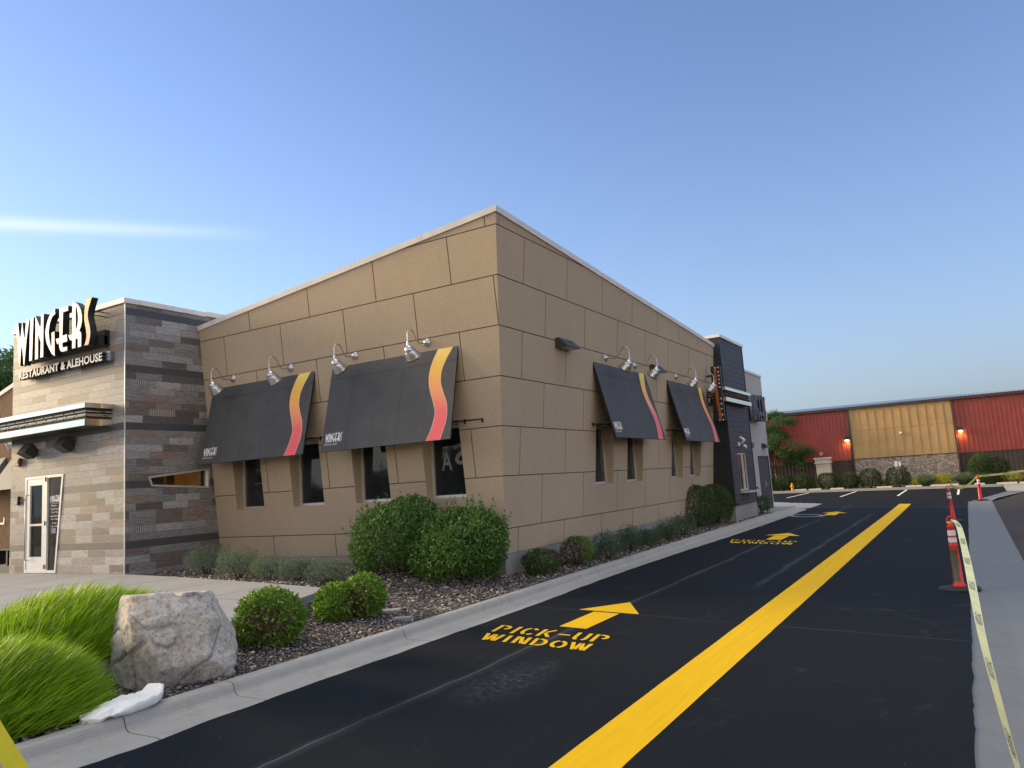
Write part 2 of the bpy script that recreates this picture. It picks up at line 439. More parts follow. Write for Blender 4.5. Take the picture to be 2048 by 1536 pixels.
M['lens'] = simple('lamp_lens', (0.30, 0.31, 0.30), 0.25)
M['road'] = mat_asphalt('sealed_asphalt')
M['old_road'] = mat_asphalt('old_asphalt', (0.042, 0.038, 0.036), False)
M['kerb'] = mat_concrete('kerb_concrete', (0.345, 0.338, 0.315), 0.3)
M['walk'] = mat_concrete('walk_concrete', (0.275, 0.280, 0.288), 0.15)
M['valley'] = mat_concrete('valley_concrete', (0.150, 0.168, 0.185), 0.35, (0.10, 0.09, 0.09))
M['joint'] = simple('joint', (0.10, 0.095, 0.09), 0.95)
M['yellow'] = mat_paint('yellow_paint', (0.78, 0.465, 0.0), 0.12)
M['white'] = mat_paint('white_paint', (0.80, 0.81, 0.83))
M['soil'] = simple('gravel_soil', (0.05, 0.043, 0.040), 0.95, 0, 0.4, 25.0, 0.8, 40)
M['pebble'] = mat_island('gravel_pebbles', [(0.0, (0.045, 0.043, 0.047)), (0.5, (0.11, 0.095, 0.090)), (0.75, (0.165, 0.142, 0.128)), (0.88, (0.30, 0.25, 0.195)), (1.0, (0.54, 0.48, 0.39))])
M['ground'] = simple('ground_dirt', (0.10, 0.09, 0.075), 0.95, 0, 0.3, 0.3)
M['mulch'] = simple('bark_mulch', (0.07, 0.05, 0.038), 0.95, 0, 0.4, 8, 0.6, 25)
M['rock'] = mat_rock('boulder_rock')
M['bag'] = simple('woven_bag', (0.78, 0.78, 0.76), 0.5, 0, 0.06, 9, 0.35, 30)
M['grass'] = mat_leaf('bright_grass', (0.020, 0.070, 0.003), (0.30, 0.50, 0.022), 0.45, 0.45, (0.42, 0.36, 0.13))
M['thatch'] = simple('grass_thatch', (0.035, 0.05, 0.012), 0.95, 0, 0.4, 30, 0.8, 60)
M['leaf_laurel'] = mat_leaf('laurel_leaf', (0.020, 0.075, 0.014), (0.13, 0.25, 0.045), 0.25, 0.42)
M['leaf_bright'] = mat_leaf('bright_leaf', (0.03, 0.095, 0.010), (0.17, 0.31, 0.03), 0.35, 0.45)
M['leaf_sage'] = mat_leaf('sage_leaf', (0.06, 0.10, 0.055), (0.20, 0.26, 0.16), 0.2, 0.7)
M['leaf_lavender'] = mat_leaf('lavender_leaf', (0.035, 0.07, 0.035), (0.12, 0.19, 0.10), 0.2, 0.7)
M['leaf_dark'] = mat_leaf('boxwood_leaf', (0.018, 0.045, 0.012), (0.07, 0.13, 0.025), 0.2, 0.55)
M['leaf_dull'] = mat_leaf('dull_leaf', (0.02, 0.045, 0.012), (0.07, 0.11, 0.03), 0.2, 0.55)
M['leaf_yellow'] = mat_leaf('yellow_leaf', (0.22, 0.26, 0.03), (0.50, 0.50, 0.06), 0.3, 0.5)
M['leaf_tree'] = mat_leaf('locust_leaf', (0.022, 0.065, 0.02), (0.09, 0.17, 0.05), 0.4, 0.5)
M['leaf_reed'] = mat_leaf('reed_leaf', (0.06, 0.12, 0.06), (0.20, 0.28, 0.14), 0.3, 0.6)
M['dead'] = mat_leaf('dead_leaf', (0.045, 0.028, 0.018), (0.13, 0.085, 0.05), 0.1, 0.9)
M['twig'] = simple('twig', (0.07, 0.05, 0.035), 0.9)
M['bark'] = simple('bark', (0.12, 0.09, 0.07), 0.9, 0, 0.3, 12, 0.6, 30)
M['cone'] = simple('cone_orange', (0.64, 0.022, 0.024), 0.4, 0, 0.12, 5)
M['cone_dirty'] = None
M['band'] = simple('white_band', (0.78, 0.77, 0.74), 0.45, 0, 0.08, 20)
M['rubber'] = simple('black_rubber', (0.012, 0.012, 0.013), 0.7)
M['tape'] = simple('yellow_tape', (0.85, 0.78, 0.06), 0.35, 0, 0.1, 6)
M['tape_pale'] = simple('pale_yellow_tape', (0.84, 0.80, 0.34), 0.35, 0, 0.15, 6)
M['tape_ink'] = simple('tape_ink', (0.16, 0.16, 0.14), 0.5)
M['red_metal'] = simple('red_metal', (0.355, 0.068, 0.052), 0.45, 0.1, 0.15, 1.2)
M['brown_metal'] = simple('brown_metal', (0.075, 0.052, 0.040), 0.55, 0, 0.15, 1.2)
M['wood_panel'] = mat_wood('stained_plywood', (0.60, 0.385, 0.155))
M['veneer'] = mat_stone_veneer('river_stone')
M['roof_metal'] = simple('grey_roof_metal', (0.30, 0.33, 0.38), 0.4, 0.4, 0.1)
M['cream'] = simple('cream_block', (0.60, 0.53, 0.40), 0.8, 0, 0.1, 4, 0.3, 40)
M['glow'] = mat_emit('sodium_glow', (1.0, 0.66, 0.20), 9.0)
M['red_dev'] = simple('red_device', (0.20, 0.05, 0.045), 0.5)
M['interior'] = simple('interior_wall', (0.42, 0.24, 0.07), 0.8, 0, 0.15, 2)
M['interior_dark'] = simple('interior_dark', (0.05, 0.045, 0.04), 0.8, 0, 0.3, 2)
M['roof'] = simple('roof_membrane', (0.35, 0.34, 0.33), 0.9)
M['hydrant'] = simple('hydrant_orange', (0.75, 0.30, 0.03), 0.5)
M['neon'] = mat_island('pepper_strip', [(0.0, (0.32, 0.05, 0.02)), (0.5, (0.55, 0.12, 0.03)), (0.8, (0.6, 0.22, 0.06)), (1.0, (0.7, 0.5, 0.3))], 0.35)
M['bulb'] = simple('clear_bulb', (0.62, 0.62, 0.60), 0.15)
M['poster_blue'] = simple('poster_blue', (0.06, 0.11, 0.28), 0.5)
M['tan_wing'] = mat_stucco('brown_stucco', (0.26, 0.165, 0.10))
M['awn_grey'] = simple('grey_canvas', (0.16, 0.165, 0.155), 0.7, 0, 0.08)
M['ghost'] = simple('mirrored_print', (0.17, 0.175, 0.18), 0.5)
M['horn'] = simple('horn_brown', (0.20, 0.12, 0.10), 0.6)
# ------------------------------------------------------------------ mesh helpers
class MB:
    def __init__(s): s.v = []; s.f = []; s.mi = []; s.mats = []; s.sm = []
    def mid(s, m):
        if m not in s.mats: s.mats.append(m)
        return s.mats.index(m)
    def poly(s, pts, m=0, smooth=False):
        b = len(s.v); s.v += [tuple(p) for p in pts]; s.f.append(tuple(range(b, b + len(pts)))); s.mi.append(m); s.sm.append(smooth)
    def box(s, x0, x1, y0, y1, z0, z1, m=0, T=None):
        P = [(x, y, z) for x in (x0, x1) for y in (y0, y1) for z in (z0, z1)]
        if T is not None: P = [tuple(T @ Vector(p)) for p in P]
        b = len(s.v); s.v += P
        for q in ((0, 1, 3, 2), (4, 6, 7, 5), (0, 4, 5, 1), (2, 3, 7, 6), (0, 2, 6, 4), (1, 5, 7, 3)):
            s.f.append(tuple(b + i for i in q)); s.mi.append(m); s.sm.append(False)
    def bbox(s, x0, x1, y0, y1, z0, z1, bev, m=0, T=None):
        bm = bmesh.new(); bmesh.ops.create_cube(bm, size=1)
        for v in bm.verts:
            v.co = Vector(((x0 + x1) / 2 + v.co.x * (x1 - x0), (y0 + y1) / 2 + v.co.y * (y1 - y0), (z0 + z1) / 2 + v.co.z * (z1 - z0)))
        bmesh.ops.bevel(bm, geom=bm.edges[:], offset=bev, segments=2, affect='EDGES')
        s.bm(bm, T, m)
    def bm(s, bm, T=None, m=0, smooth=False):
        bm.verts.index_update(); b = len(s.v)
        for v in bm.verts: s.v.append(tuple(T @ v.co) if T is not None else tuple(v.co))
        for f in bm.faces: s.f.append(tuple(b + v.index for v in f.verts)); s.mi.append(m); s.sm.append(smooth)
        bm.free()
    def tube(s, pts, rad, seg=8, m=0, caps=True, smooth=True):
        pts = [Vector(p) for p in pts]
        if not isinstance(rad, (list, tuple)): rad = [rad] * len(pts)
        b = len(s.v); ref = None
        for i, p in enumerate(pts):
            d = (pts[min(i + 1, len(pts) - 1)] - pts[max(i - 1, 0)]).normalized()
            if ref is None: ref = Vector((0, 0, 1)) if abs(d.z) < 0.9 else Vector((1, 0, 0))
            a = d.cross(ref).normalized(); c = d.cross(a).normalized(); ref = a.cross(d) if a.length > 0 else ref
            ref = -c if (-c).dot(ref) > 0 else c
            for k in range(seg):
                t = 2 * math.pi * k / seg
                s.v.append(tuple(p + (a * math.cos(t) + c * math.sin(t)) * rad[i]))
        for i in range(len(pts) - 1):
            for k in range(seg):
                k2 = (k + 1) % seg
                s.f.append((b + i * seg + k, b + i * seg + k2, b + (i + 1) * seg + k2, b + (i + 1) * seg + k)); s.mi.append(m); s.sm.append(smooth)
        if caps:
            s.f.append(tuple(b + k for k in range(seg))[::-1]); s.mi.append(m); s.sm.append(False)
            e = b + (len(pts) - 1) * seg
            s.f.append(tuple(e + k for k in range(seg))); s.mi.append(m); s.sm.append(False)
    def lathe(s, prof, seg=20, m=0, T=None, smooth=True):
        b = len(s.v); n = len(prof)
        for i, (r, z) in enumerate(prof):
            for k in range(seg):
                t = 2 * math.pi * k / seg; p = Vector((r * math.cos(t), r * math.sin(t), z))
                s.v.append(tuple(T @ p) if T is not None else tuple(p))
        for i in range(n - 1):
            for k in range(seg):
                k2 = (k + 1) % seg
                s.f.append((b + i * seg + k, b + i * seg + k2, b + (i + 1) * seg + k2, b + (i + 1) * seg + k)); s.mi.append(m); s.sm.append(smooth)
    def prism(s, poly, y0, y1, m=0, mside=None, fmap=None):
        """poly of (x,z) extruded y0..y1; fmap maps (x,y,z)->point"""
        fm = fmap or (lambda x, y, z: (x, y, z))
        ms = m if mside is None else mside
        n = len(poly)
        s.poly([fm(x, y0, z) for x, z in poly], m)
        s.poly([fm(x, y1, z) for x, z in reversed(poly)], m)
        for i in range(n):
            a, b_ = poly[i], poly[(i + 1) % n]
            s.poly([fm(a[0], y0, a[1]), fm(a[0], y1, a[1]), fm(b_[0], y1, b_[1]), fm(b_[0], y0, b_[1])], ms)
    def obj(s, name, mats, parent=None, loc=None, rot=None):
        me = bpy.data.meshes.new(name)
        me.from_pydata(s.v, [], s.f)
        if not isinstance(mats, (list, tuple)): mats = [mats]
        for m in mats: me.materials.append(m)
        me.polygons.foreach_set('material_index', s.mi)
        me.polygons.foreach_set('use_smooth', s.sm)
        me.update()
        o = bpy.data.objects.new(name, me); col.objects.link(o)
        if parent: o.parent = parent
        if loc: o.location = loc
        if rot: o.rotation_euler = rot
        return o

def tag(o, label=None, cat=None, group=None, kind=None):
    if label: o['label'] = label
    if cat: o['category'] = cat
    if group: o['group'] = group
    if kind: o['kind'] = kind
    return o
def thing(name, label, cat, loc=(0, 0, 0), rz=0, group=None):
    o = bpy.data.objects.new(name, None); col.objects.link(o)
    o.empty_display_size = 0.2
    o.location = loc; o.rotation_euler = (0, 0, rz)
    return tag(o, label, cat, group)
def struct(o): o['kind'] = 'structure'; return o
def copy_tree(o, parent=None):
    c = o.copy(); col.objects.link(c)
    c.parent = parent
    for ch in list(o.children): copy_tree(ch, c)
    return c
def relabel(o, label, loc=None, rz=None, group=None):
    o['label'] = label
    if loc is not None: o.location = loc
    if rz is not None: o.rotation_euler = (0, 0, rz)
    if group: o['group'] = group
    return o

def np_mesh(name, V, F, mat, parent=None, smooth=False):
    me = bpy.data.meshes.new(name)
    k = F.shape[1]
    me.vertices.add(len(V)); me.vertices.foreach_set('co', V.astype(np.float32).ravel())
    me.loops.add(F.size); me.loops.foreach_set('vertex_index', F.astype(np.int32).ravel())
    me.polygons.add(len(F)); me.polygons.foreach_set('loop_start', np.arange(0, F.size, k, dtype=np.int32))
    me.polygons.foreach_set('loop_total', np.full(len(F), k, dtype=np.int32))
    me.materials.append(mat)
    if smooth: me.polygons.foreach_set('use_smooth', np.ones(len(F), dtype=bool))
    me.update(); me.validate()
    o = bpy.data.objects.new(name, me); col.objects.link(o)
    if parent: o.parent = parent
    return o

def norm(a): return a / np.maximum(np.linalg.norm(a, axis=1, keepdims=True), 1e-9)
def leaf_arrays(P, T, Nn, L, W, fold=0.35, droop=0.15):
    """folded pointed leaves: base, left, right, tip, 2 tris each"""
    T = norm(T); S = norm(np.cross(T, Nn)); Nn = norm(np.cross(S, T))
    n = len(P); L = L[:, None]; W = W[:, None]
    a = P; b = P + T * L * 0.45 + S * W * 0.5 + Nn * W * fold * 0.5
    c = P + T * L * 0.45 - S * W * 0.5 + Nn * W * fold * 0.5
    d = P + T * L - Nn * L * droop
    V = np.stack([a, b, c, d], 1).reshape(-1, 3)
    i = np.arange(n)[:, None] * 4
    F = np.concatenate([i + np.array([[0, 1, 3]]), i + np.array([[0, 3, 2]])], 1).reshape(-1, 3)
    return V, F

def rand_dirs(n):
    return norm(rs.normal(size=(n, 3)))
def lumpy(d, seed, amp=0.16):
    r = np.random.RandomState(seed); s = np.zeros(len(d))
    for k in range(9):
        q = r.normal(size=3); q /= np.linalg.norm(q); fr = r.uniform(2.0, 6.5)
        s += np.sin((d @ q) * fr + r.uniform(0, 6.28)) / 3.0
    return 1 + amp * s
def bush_cloud(n, rad, seed, shell=0.55, flat_bottom=-0.75, amp=0.14, boxy=0.0):
    d = rand_dirs(int(n * 1.5)); d = d[d[:, 2] > flat_bottom][:n]
    if boxy: 
        e = 1 + boxy
        d2 = np.sign(d) * np.abs(d) ** (1 / e); s = 1
        dd = d2
    else: dd = d
    r = lumpy(d, seed, amp) * (1 - (1 - shell) * rs.rand(len(d)) ** 1.6)
    P = dd * r[:, None] * np.array(rad)
    Nn = norm(d / np.array(rad))
    return P, Nn
def bush(name, label, cat, center, rad, n, L, W, mat, seed, shell=0.6, amp=0.14, group=None, up=0.5, twigs=6, boxy=0.0, sprigs=0, dead=0.0, deaddir=None, parts=True, stems_mat=None):
    """center = ground point; rad = half sizes; foliage centre sits at rad z above the ground"""
    cz = rad[2] * 0.92
    P, Nn = bush_cloud(n, rad, seed, shell, amp=amp, boxy=boxy)
    T = norm(Nn * 0.7 + rand_dirs(len(P)) * 0.85 + np.array([0, 0, up]))
    Nd = norm(Nn + rand_dirs(len(P)) * 0.6)
    P = P + np.array([0, 0, cz]); P[:, 2] = np.maximum(P[:, 2], 0.02)
    l = L * (0.7 + 0.6 * rs.rand(len(P))); w = W * (0.7 + 0.6 * rs.rand(len(P)))
    keep = np.ones(len(P), bool)
    if dead > 0:
        dv = np.array(deaddir, float); dv /= np.linalg.norm(dv)
        isd = ((Nn @ dv) + 0.18 * rs.normal(size=len(P))) > (1 - dead)
    else: isd = np.zeros(len(P), bool)
    V, F = leaf_arrays(P[~isd], T[~isd], Nd[~isd], l[~isd], w[~isd])
    if sprigs:
        sv = []; 
        q, qn = bush_cloud(sprigs, rad, seed + 5, 0.97, flat_bottom=0.1, amp=amp)
        for k in range(len(q)):
            ln = L * rs.uniform(1.2, 3.0)
            dirn = norm((qn[k] * 0.6 + np.array([rs.normal() * .25, rs.normal() * .25, 0.9]))[None])[0]
            for j in range(9):
                sv.append((q[k] + np.array([0, 0, cz]) + dirn * ln * j / 8.0, norm((dirn * 0.7 + rs.normal(size=3) * 0.75)[None])[0]))
        if sv:
            sp = np.array([a for a, b in sv]); st = np.array([b for a, b in sv])
            V2, F2 = leaf_arrays(sp, st, rand_dirs(len(sp)), np.full(len(sp), L * 0.85), np.full(len(sp), W * 0.85))
            F = np.concatenate([F, F2 + len(V)]); V = np.concatenate([V, V2])
    root = thing(name, label, cat, center, 0, group)
    np_mesh('foliage', V, F, mat, root)
    if isd.any():
        V3, F3 = leaf_arrays(P[isd] * 0.97, T[isd], Nd[isd], l[isd] * 0.95, w[isd] * 0.55)
        o = np_mesh('dead_patch', V3, F3, M['dead'], root)
    mb = MB()
    for k in range(twigs):
        a = 2 * math.pi * k / twigs + rnd.uniform(-.3, .3)
        e = Vector((math.cos(a) * rad[0] * rnd.uniform(.3, .75), math.sin(a) * rad[1] * rnd.uniform(.3, .75), cz + rad[2] * rnd.uniform(0.0, .5)))
        mid_ = Vector((e.x * .45, e.y * .45, e.z * .45)) + Vector((rnd.uniform(-.03, .03), rnd.uniform(-.03, .03), 0))
        mb.tube([(e.x * .08, e.y * .08, -0.05), mid_, e], [0.018, 0.012, 0.005], 5)
        for q in range(3):
            e2 = mid_ + (e - mid_) * rnd.uniform(.1, .8)
            mb.tube([e2, e2 + Vector((rnd.uniform(-1, 1) * rad[0] * .4, rnd.uniform(-1, 1) * rad[1] * .4, rad[2] * rnd.uniform(.1, .5)))], [0.007, 0.003], 4)
    mb.obj('stems', stems_mat or M['twig'], root)
    return root

def blades(n, base_fn, h, w, lean, mat, name, label, cat, loc, group=None, curve=0.35, seed=1, normal_fn=None):
    """fountain grass clump"""
    r = np.random.RandomState(seed)
    B, D, H = base_fn(n, r)
    S = norm(np.cross(D, r.normal(size=(n, 3))))
    k = 4
    ring = []
    for j in range(k + 1):
        t = j / k
        cpt = B + D * (H * t)[:, None] + lean[None, :] * (H * curve * t * t)[:, None]
        ww = (w * (1 - t) ** 0.7)
        if j < k: ring += [cpt + S * ww * 0.5, cpt - S * ww * 0.5]
        else: ring += [cpt]
    V = np.stack(ring, 1).reshape(-1, 3); m = 2 * k + 1
    i = np.arange(n)[:, None] * m
    fs = []
    for j in range(k - 1):
        a = 2 * j
        fs += [i + np.array([[a, a + 1, a + 3]]), i + np.array([[a, a + 3, a + 2]])]
    a = 2 * (k - 1); fs.append(i + np.array([[a, a + 1, a + 2]]))
    F = np.concatenate(fs, 0)
    o = np_mesh(name, V, F, mat)
    o.location = loc
    return tag(o, label, cat, group)

def text_data(txt, size=1.0, offset=0.0, extrude=0.0, align='LEFT', spacing=1.0):
    cu = bpy.data.curves.new('t', 'FONT'); cu.body = txt; cu.size = size; cu.offset = offset; cu.extrude = extrude
    cu.align_x = align; cu.space_character = spacing; cu.resolution_u = 3
    o = bpy.data.objects.new('t', cu); col.objects.link(o)
    dg = bpy.context.evaluated_depsgraph_get(); dg.update()
    me = bpy.data.meshes.new_from_object(o.evaluated_get(dg))
    V = [v.co.copy() for v in me.vertices]; F = [tuple(p.vertices) for p in me.polygons]
    bpy.data.objects.remove(o); bpy.data.curves.remove(cu); bpy.data.meshes.remove(me)
    return V, F
def add_text(mb, txt, width, height, fmap, m=0, offset=0.0, extrude=0.0, spacing=1.0, mirror=False):
    """text fitted to width x height; fmap(u, v, w) -> point. w = depth (0 front..)"""
    V, F = text_data(txt, 1.0, offset, extrude, spacing=spacing)
    if not V: return
    x0 = min(v.x for v in V); x1 = max(v.x for v in V); y0 = min(v.y for v in V); y1 = max(v.y for v in V)
    b = len(mb.v)
    for v in V:
        u = (v.x - x0) / (x1 - x0); 
        if mirror: u = 1 - u
        mb.v.append(tuple(fmap(u * width, (v.y - y0) / (y1 - y0) * height, v.z)))
    for f in F: mb.f.append(tuple(b + i for i in f)); mb.mi.append(m); mb.sm.append(False)
def poly2d(loops, extrude=0.0):
    """filled 2D shape (with holes) through a curve"""
    cu = bpy.data.curves.new('p', 'CURVE'); cu.dimensions = '2D'; cu.fill_mode = 'BOTH'; cu.extrude = extrude
    for lp in loops:
        sp = cu.splines.new('POLY'); sp.points.add(len(lp) - 1); sp.use_cyclic_u = True
        for i, (x, y) in enumerate(lp): sp.points[i].co = (x, y, 0, 1)
    o = bpy.data.objects.new('p', cu); col.objects.link(o)
    dg = bpy.context.evaluated_depsgraph_get(); dg.update()
    me = bpy.data.meshes.new_from_object(o.evaluated_get(dg))
    V = [v.co.copy() for v in me.vertices]; F = [tuple(p.vertices) for p in me.polygons]
    bpy.data.objects.remove(o); bpy.data.curves.remove(cu); bpy.data.meshes.remove(me)
    return V, F
def add_poly(mb, loops, extrude, fmap, m=0, mside=None):
    V, F = poly2d(loops, extrude)
    b = len(mb.v)
    for v in V: mb.v.append(tuple(fmap(v.x, v.y, v.z)))
    for f in F:
        zs = [V[i].z for i in f]
        side = (max(zs) - min(zs)) > 1e-6
        mb.f.append(tuple(b + i for i in f)); mb.mi.append(mside if (side and mside is not None) else m); mb.sm.append(False)

# letter outlines of the wordmark in metres (x, z)
LOGO = {'W': [(-11.108, 6.111), (-10.984, 6.109), (-10.906, 5.741), (-10.884, 5.738), (-10.822, 6.086), (-10.803, 6.083), (-10.727, 5.733), (-10.699, 5.733), (-10.658, 6.127), (-10.508, 6.124), (-10.607, 5.677), (-10.69, 5.087), (-10.731, 5.092), (-10.798, 5.504), (-10.828, 5.501), (-10.869, 5.096), (-10.91, 5.102)],
'I': [(-10.486, 6.128), (-10.337, 6.128), (-10.368, 5.15), (-10.497, 5.149)],
'N': [(-10.266, 6.151), (-10.076, 5.878), (-10.044, 5.877), (-10.036, 6.141), (-9.925, 6.14), (-9.913, 5.166), (-10.044, 5.161), (-10.039, 5.516), (-10.14, 5.708), (-10.123, 5.151), (-10.261, 5.15), (-10.261, 5.846)],
'G': [(-9.473, 6.179), (-9.462, 6.047), (-9.55, 6.02), (-9.604, 5.977), (-9.66, 5.9), (-9.69, 5.812), (-9.712, 5.685), (-9.683, 5.549), (-9.627, 5.375), (-9.596, 5.377), (-9.608, 5.661), (-9.481, 5.673), (-9.459, 5.127), (-9.493, 5.129), (-9.59, 5.19), (-9.662, 5.272), (-9.73, 5.36), (-9.783, 5.434), (-9.825, 5.52), (-9.847, 5.604), (-9.86, 5.68), (-9.852, 5.751), (-9.82, 5.86), (-9.771, 5.957), (-9.71, 6.045), (-9.633, 6.109), (-9.56, 6.15)],
'E': [(-9.314, 6.151), (-8.963, 6.151), (-8.961, 6.039), (-9.153, 6.033), (-9.169, 5.527), (-9.0, 5.532), (-8.98, 5.37), (-9.158, 5.366), (-9.17, 5.321), (-9.155, 5.28), (-9.119, 5.263), (-8.982, 5.26), (-8.985, 5.173), (-9.13, 5.168), (-9.191, 5.175), (-9.24, 5.195), (-9.268, 5.228), (-9.30, 5.30), (-9.314, 5.378), (-9.379, 5.366), (-9.443, 5.495), (-9.291, 5.492)],
'R': [(-8.816, 6.204), (-8.735, 6.19), (-8.656, 6.154), (-8.58, 6.10), (-8.521, 6.038), (-8.465, 5.94), (-8.439, 5.833), (-8.435, 5.76), (-8.444, 5.694), (-8.48, 5.60), (-8.53, 5.533), (-8.47, 5.49), (-8.456, 5.43), (-8.459, 5.183), (-8.591, 5.178), (-8.606, 5.369), (-8.667, 5.372), (-8.675, 5.184), (-8.809, 5.183), (-8.813, 5.366), (-8.886, 5.377), (-8.963, 5.502), (-8.815, 5.5)],
'Rh': [(-8.685, 6.109), (-8.64, 6.03), (-8.617, 5.962), (-8.60, 5.89), (-8.59, 5.817), (-8.60, 5.74), (-8.611, 5.665), (-8.67, 5.555)],
'S': [(-8.284, 6.178), (-8.083, 6.177), (-8.12, 6.11), (-8.164, 6.023), (-8.20, 5.95), (-8.221, 5.894), (-8.23, 5.83), (-8.224, 5.769), (-8.20, 5.69), (-8.17, 5.621), (-8.145, 5.55), (-8.133, 5.476), (-8.13, 5.41), (-8.138, 5.339), (-8.165, 5.26), (-8.199, 5.183), (-8.357, 5.185), (-8.315, 5.26), (-8.284, 5.334), (-8.278, 5.40), (-8.29, 5.474), (-8.31, 5.55), (-8.335, 5.62), (-8.355, 5.68), (-8.368, 5.751), (-8.372, 5.83), (-8.363, 5.904), (-8.35, 5.99), (-8.33, 6.067), (-8.31, 6.12)]}
def logo_letters():
    out = []
    for k in 'WINGERS':
        loops = [[(x + 11.108, z - 5.087) for x, z in LOGO[k]]]
        if k == 'R': loops.append([(x + 11.108, z - 5.087) for x, z in LOGO['Rh']])
        out.append((k, loops))
    return out
LW, LH = 3.025, 1.117

def clip_poly(P, a, b, c):
    """keep part of polygon (list of (u,z,o)) where a*u+b*z <= c"""
    out = []
    n = len(P)
    for i in range(n):
        p, q = P[i], P[(i + 1) % n]
        dp = a * p[0] + b * p[1] - c; dq = a * q[0] + b * q[1] - c
        if dp <= 0: out.append(p)
        if (dp < 0 < dq) or (dq < 0 < dp):
            t = dp / (dp - dq); out.append(tuple(p[k] + (q[k] - p[k]) * t for k in range(3)))
    return out
def sub_rects(rects, hole):
    hu0, hu1, hz0, hz1 = hole; out = []
    for (u0, u1, z0, z1, fl) in rects:
        if hu0 >= u1 or hu1 <= u0 or hz0 >= z1 or hz1 <= z0: out.append((u0, u1, z0, z1, fl)); continue
        l, r, b, t = fl
        a0, a1 = max(u0, hu0), min(u1, hu1)
        if u0 < hu0: out.append((u0, hu0, z0, z1, (l, 0, b, t)))
        if hu1 < u1: out.append((hu1, u1, z0, z1, (0, r, b, t)))
        if z0 < hz0: out.append((a0, a1, z0, hz0, (0, 0, b, 0)))
        if hz1 < z1: out.append((a0, a1, hz1, z1, (0, 0, 0, t)))
    return out
def grooved_wall(mb, to3, courses, seams, umin, umax, holes, clips, g=0.010, dep=0.014, mg=1):
    """courses: z boundaries; seams(i) -> u joints of course i; front faces at o=0, groove floor at o=-dep"""
    for i in range(len(courses) - 1):
        za, zb = courses[i], courses[i + 1]
        us = [umin] + [s for s in seams(i) if umin < s < umax] + [umax]
        for j in range(len(us) - 1):
            fl = (1 if j > 0 else 0, 1 if j < len(us) - 2 else 0, 1 if i > 0 else 0, 1 if i < len(courses) - 2 else 0)
            rects = [(us[j], us[j + 1], za, zb, fl)]
            for h in holes: rects = sub_rects(rects, h)
            for (u0, u1, z0, z1, (l, r, b, t)) in rects:
                a, b_, c, d = u0 + g * l, u1 - g * r, z0 + g * b, z1 - g * t
                if b_ <= a or d <= c: continue
                quads = [([(a, c, 0), (b_, c, 0), (b_, d, 0), (a, d, 0)], 0)]
                if l: quads.append(([(u0, z0, -dep), (a, c, 0), (a, d, 0), (u0, z1, -dep)], mg))
                if r: quads.append(([(b_, c, 0), (u1, z0, -dep), (u1, z1, -dep), (b_, d, 0)], mg))
                if b: quads.append(([(u0, z0, -dep), (u1, z0, -dep), (b_, c, 0), (a, c, 0)], mg))
                if t: quads.append(([(a, d, 0), (b_, d, 0), (u1, z1, -dep), (u0, z1, -dep)], mg))
                for Q, mi in quads:
                    for cl in clips:
                        Q = clip_poly(Q, *cl)
                        if len(Q) < 3: break
                    if len(Q) >= 3: mb.poly([to3(*p) for p in Q], mi)
def sweep(mb, path, prof, m=0, gaps=(), closed_prof=True):
    """path of (x,y[,zoff]); prof of (off,z): off measured to the right of travel"""
    n = len(path); rings = []
    for i, p in enumerate(path):
        a = Vector(path[max(i - 1, 0)][:2]); b = Vector(path[min(i + 1, n - 1)][:2]); d = (b - a).normalized()
        nr = Vector((d.y, -d.x)); z0 = p[2] if len(p) > 2 else 0
        rings.append([(p[0] + nr.x * o, p[1] + nr.y * o, z + z0) for o, z in prof])
    k = len(prof)
    for i in range(n - 1):
        for j in range(k if closed_prof else k - 1):
            j2 = (j + 1) % k
            mb.poly([rings[i][j], rings[i + 1][j], rings[i + 1][j2], rings[i][j2]], m)
    if closed_prof:
        mb.poly(rings[0][::-1], m); mb.poly(rings[-1], m)

# ------------------------------------------------------------------ ground shape
def slope(y):
    t = min(max((y - 20) / 17.5, 0), 1); return .043 - .027 * t
def gz(x, y):
    xx = min(x, 9.5)
    if xx <= 1.6:
        t = min(max((y - 22) / 5, 0), 1); return -slope(y) * (max(xx, -9) - 1.6) * t
    return -slope(y) * (xx - 1.6)
def bedz(x, y):
    t = min(max((1.0 - x) / 4, 0), 1); return .115 + .265 * t * t * (3 - 2 * t)
def walkz(x): return .36 + .10 * min(max((-.5 - x) / 7, 0), 1)

def sheet(xs, ys, zf, dz, inside=None):
    mb = MB(); idx = {}
    for i, x in enumerate(xs):
        for j, y in enumerate(ys): idx[i, j] = len(mb.v); mb.v.append((x, y, zf(x, y) + dz))
    for i in range(len(xs) - 1):
        for j in range(len(ys) - 1):
            if inside and not inside((xs[i] + xs[i + 1]) / 2, (ys[j] + ys[j + 1]) / 2): continue
            mb.f.append((idx[i, j], idx[i + 1, j], idx[i + 1, j + 1], idx[i, j + 1])); mb.mi.append(0); mb.sm.append(True)
    return mb
def frange(a, b, s):
    n = max(1, int(round((b - a) / s))); return [a + (b - a) * i / n for i in range(n + 1)]

# base sheet to the horizon
mb = MB()
mb.poly([(-900, -900, -0.9), (900, -900, -0.9), (900, 900, -0.9), (-900, 900, -0.9)])
struct(mb.obj('ground', M['ground']))
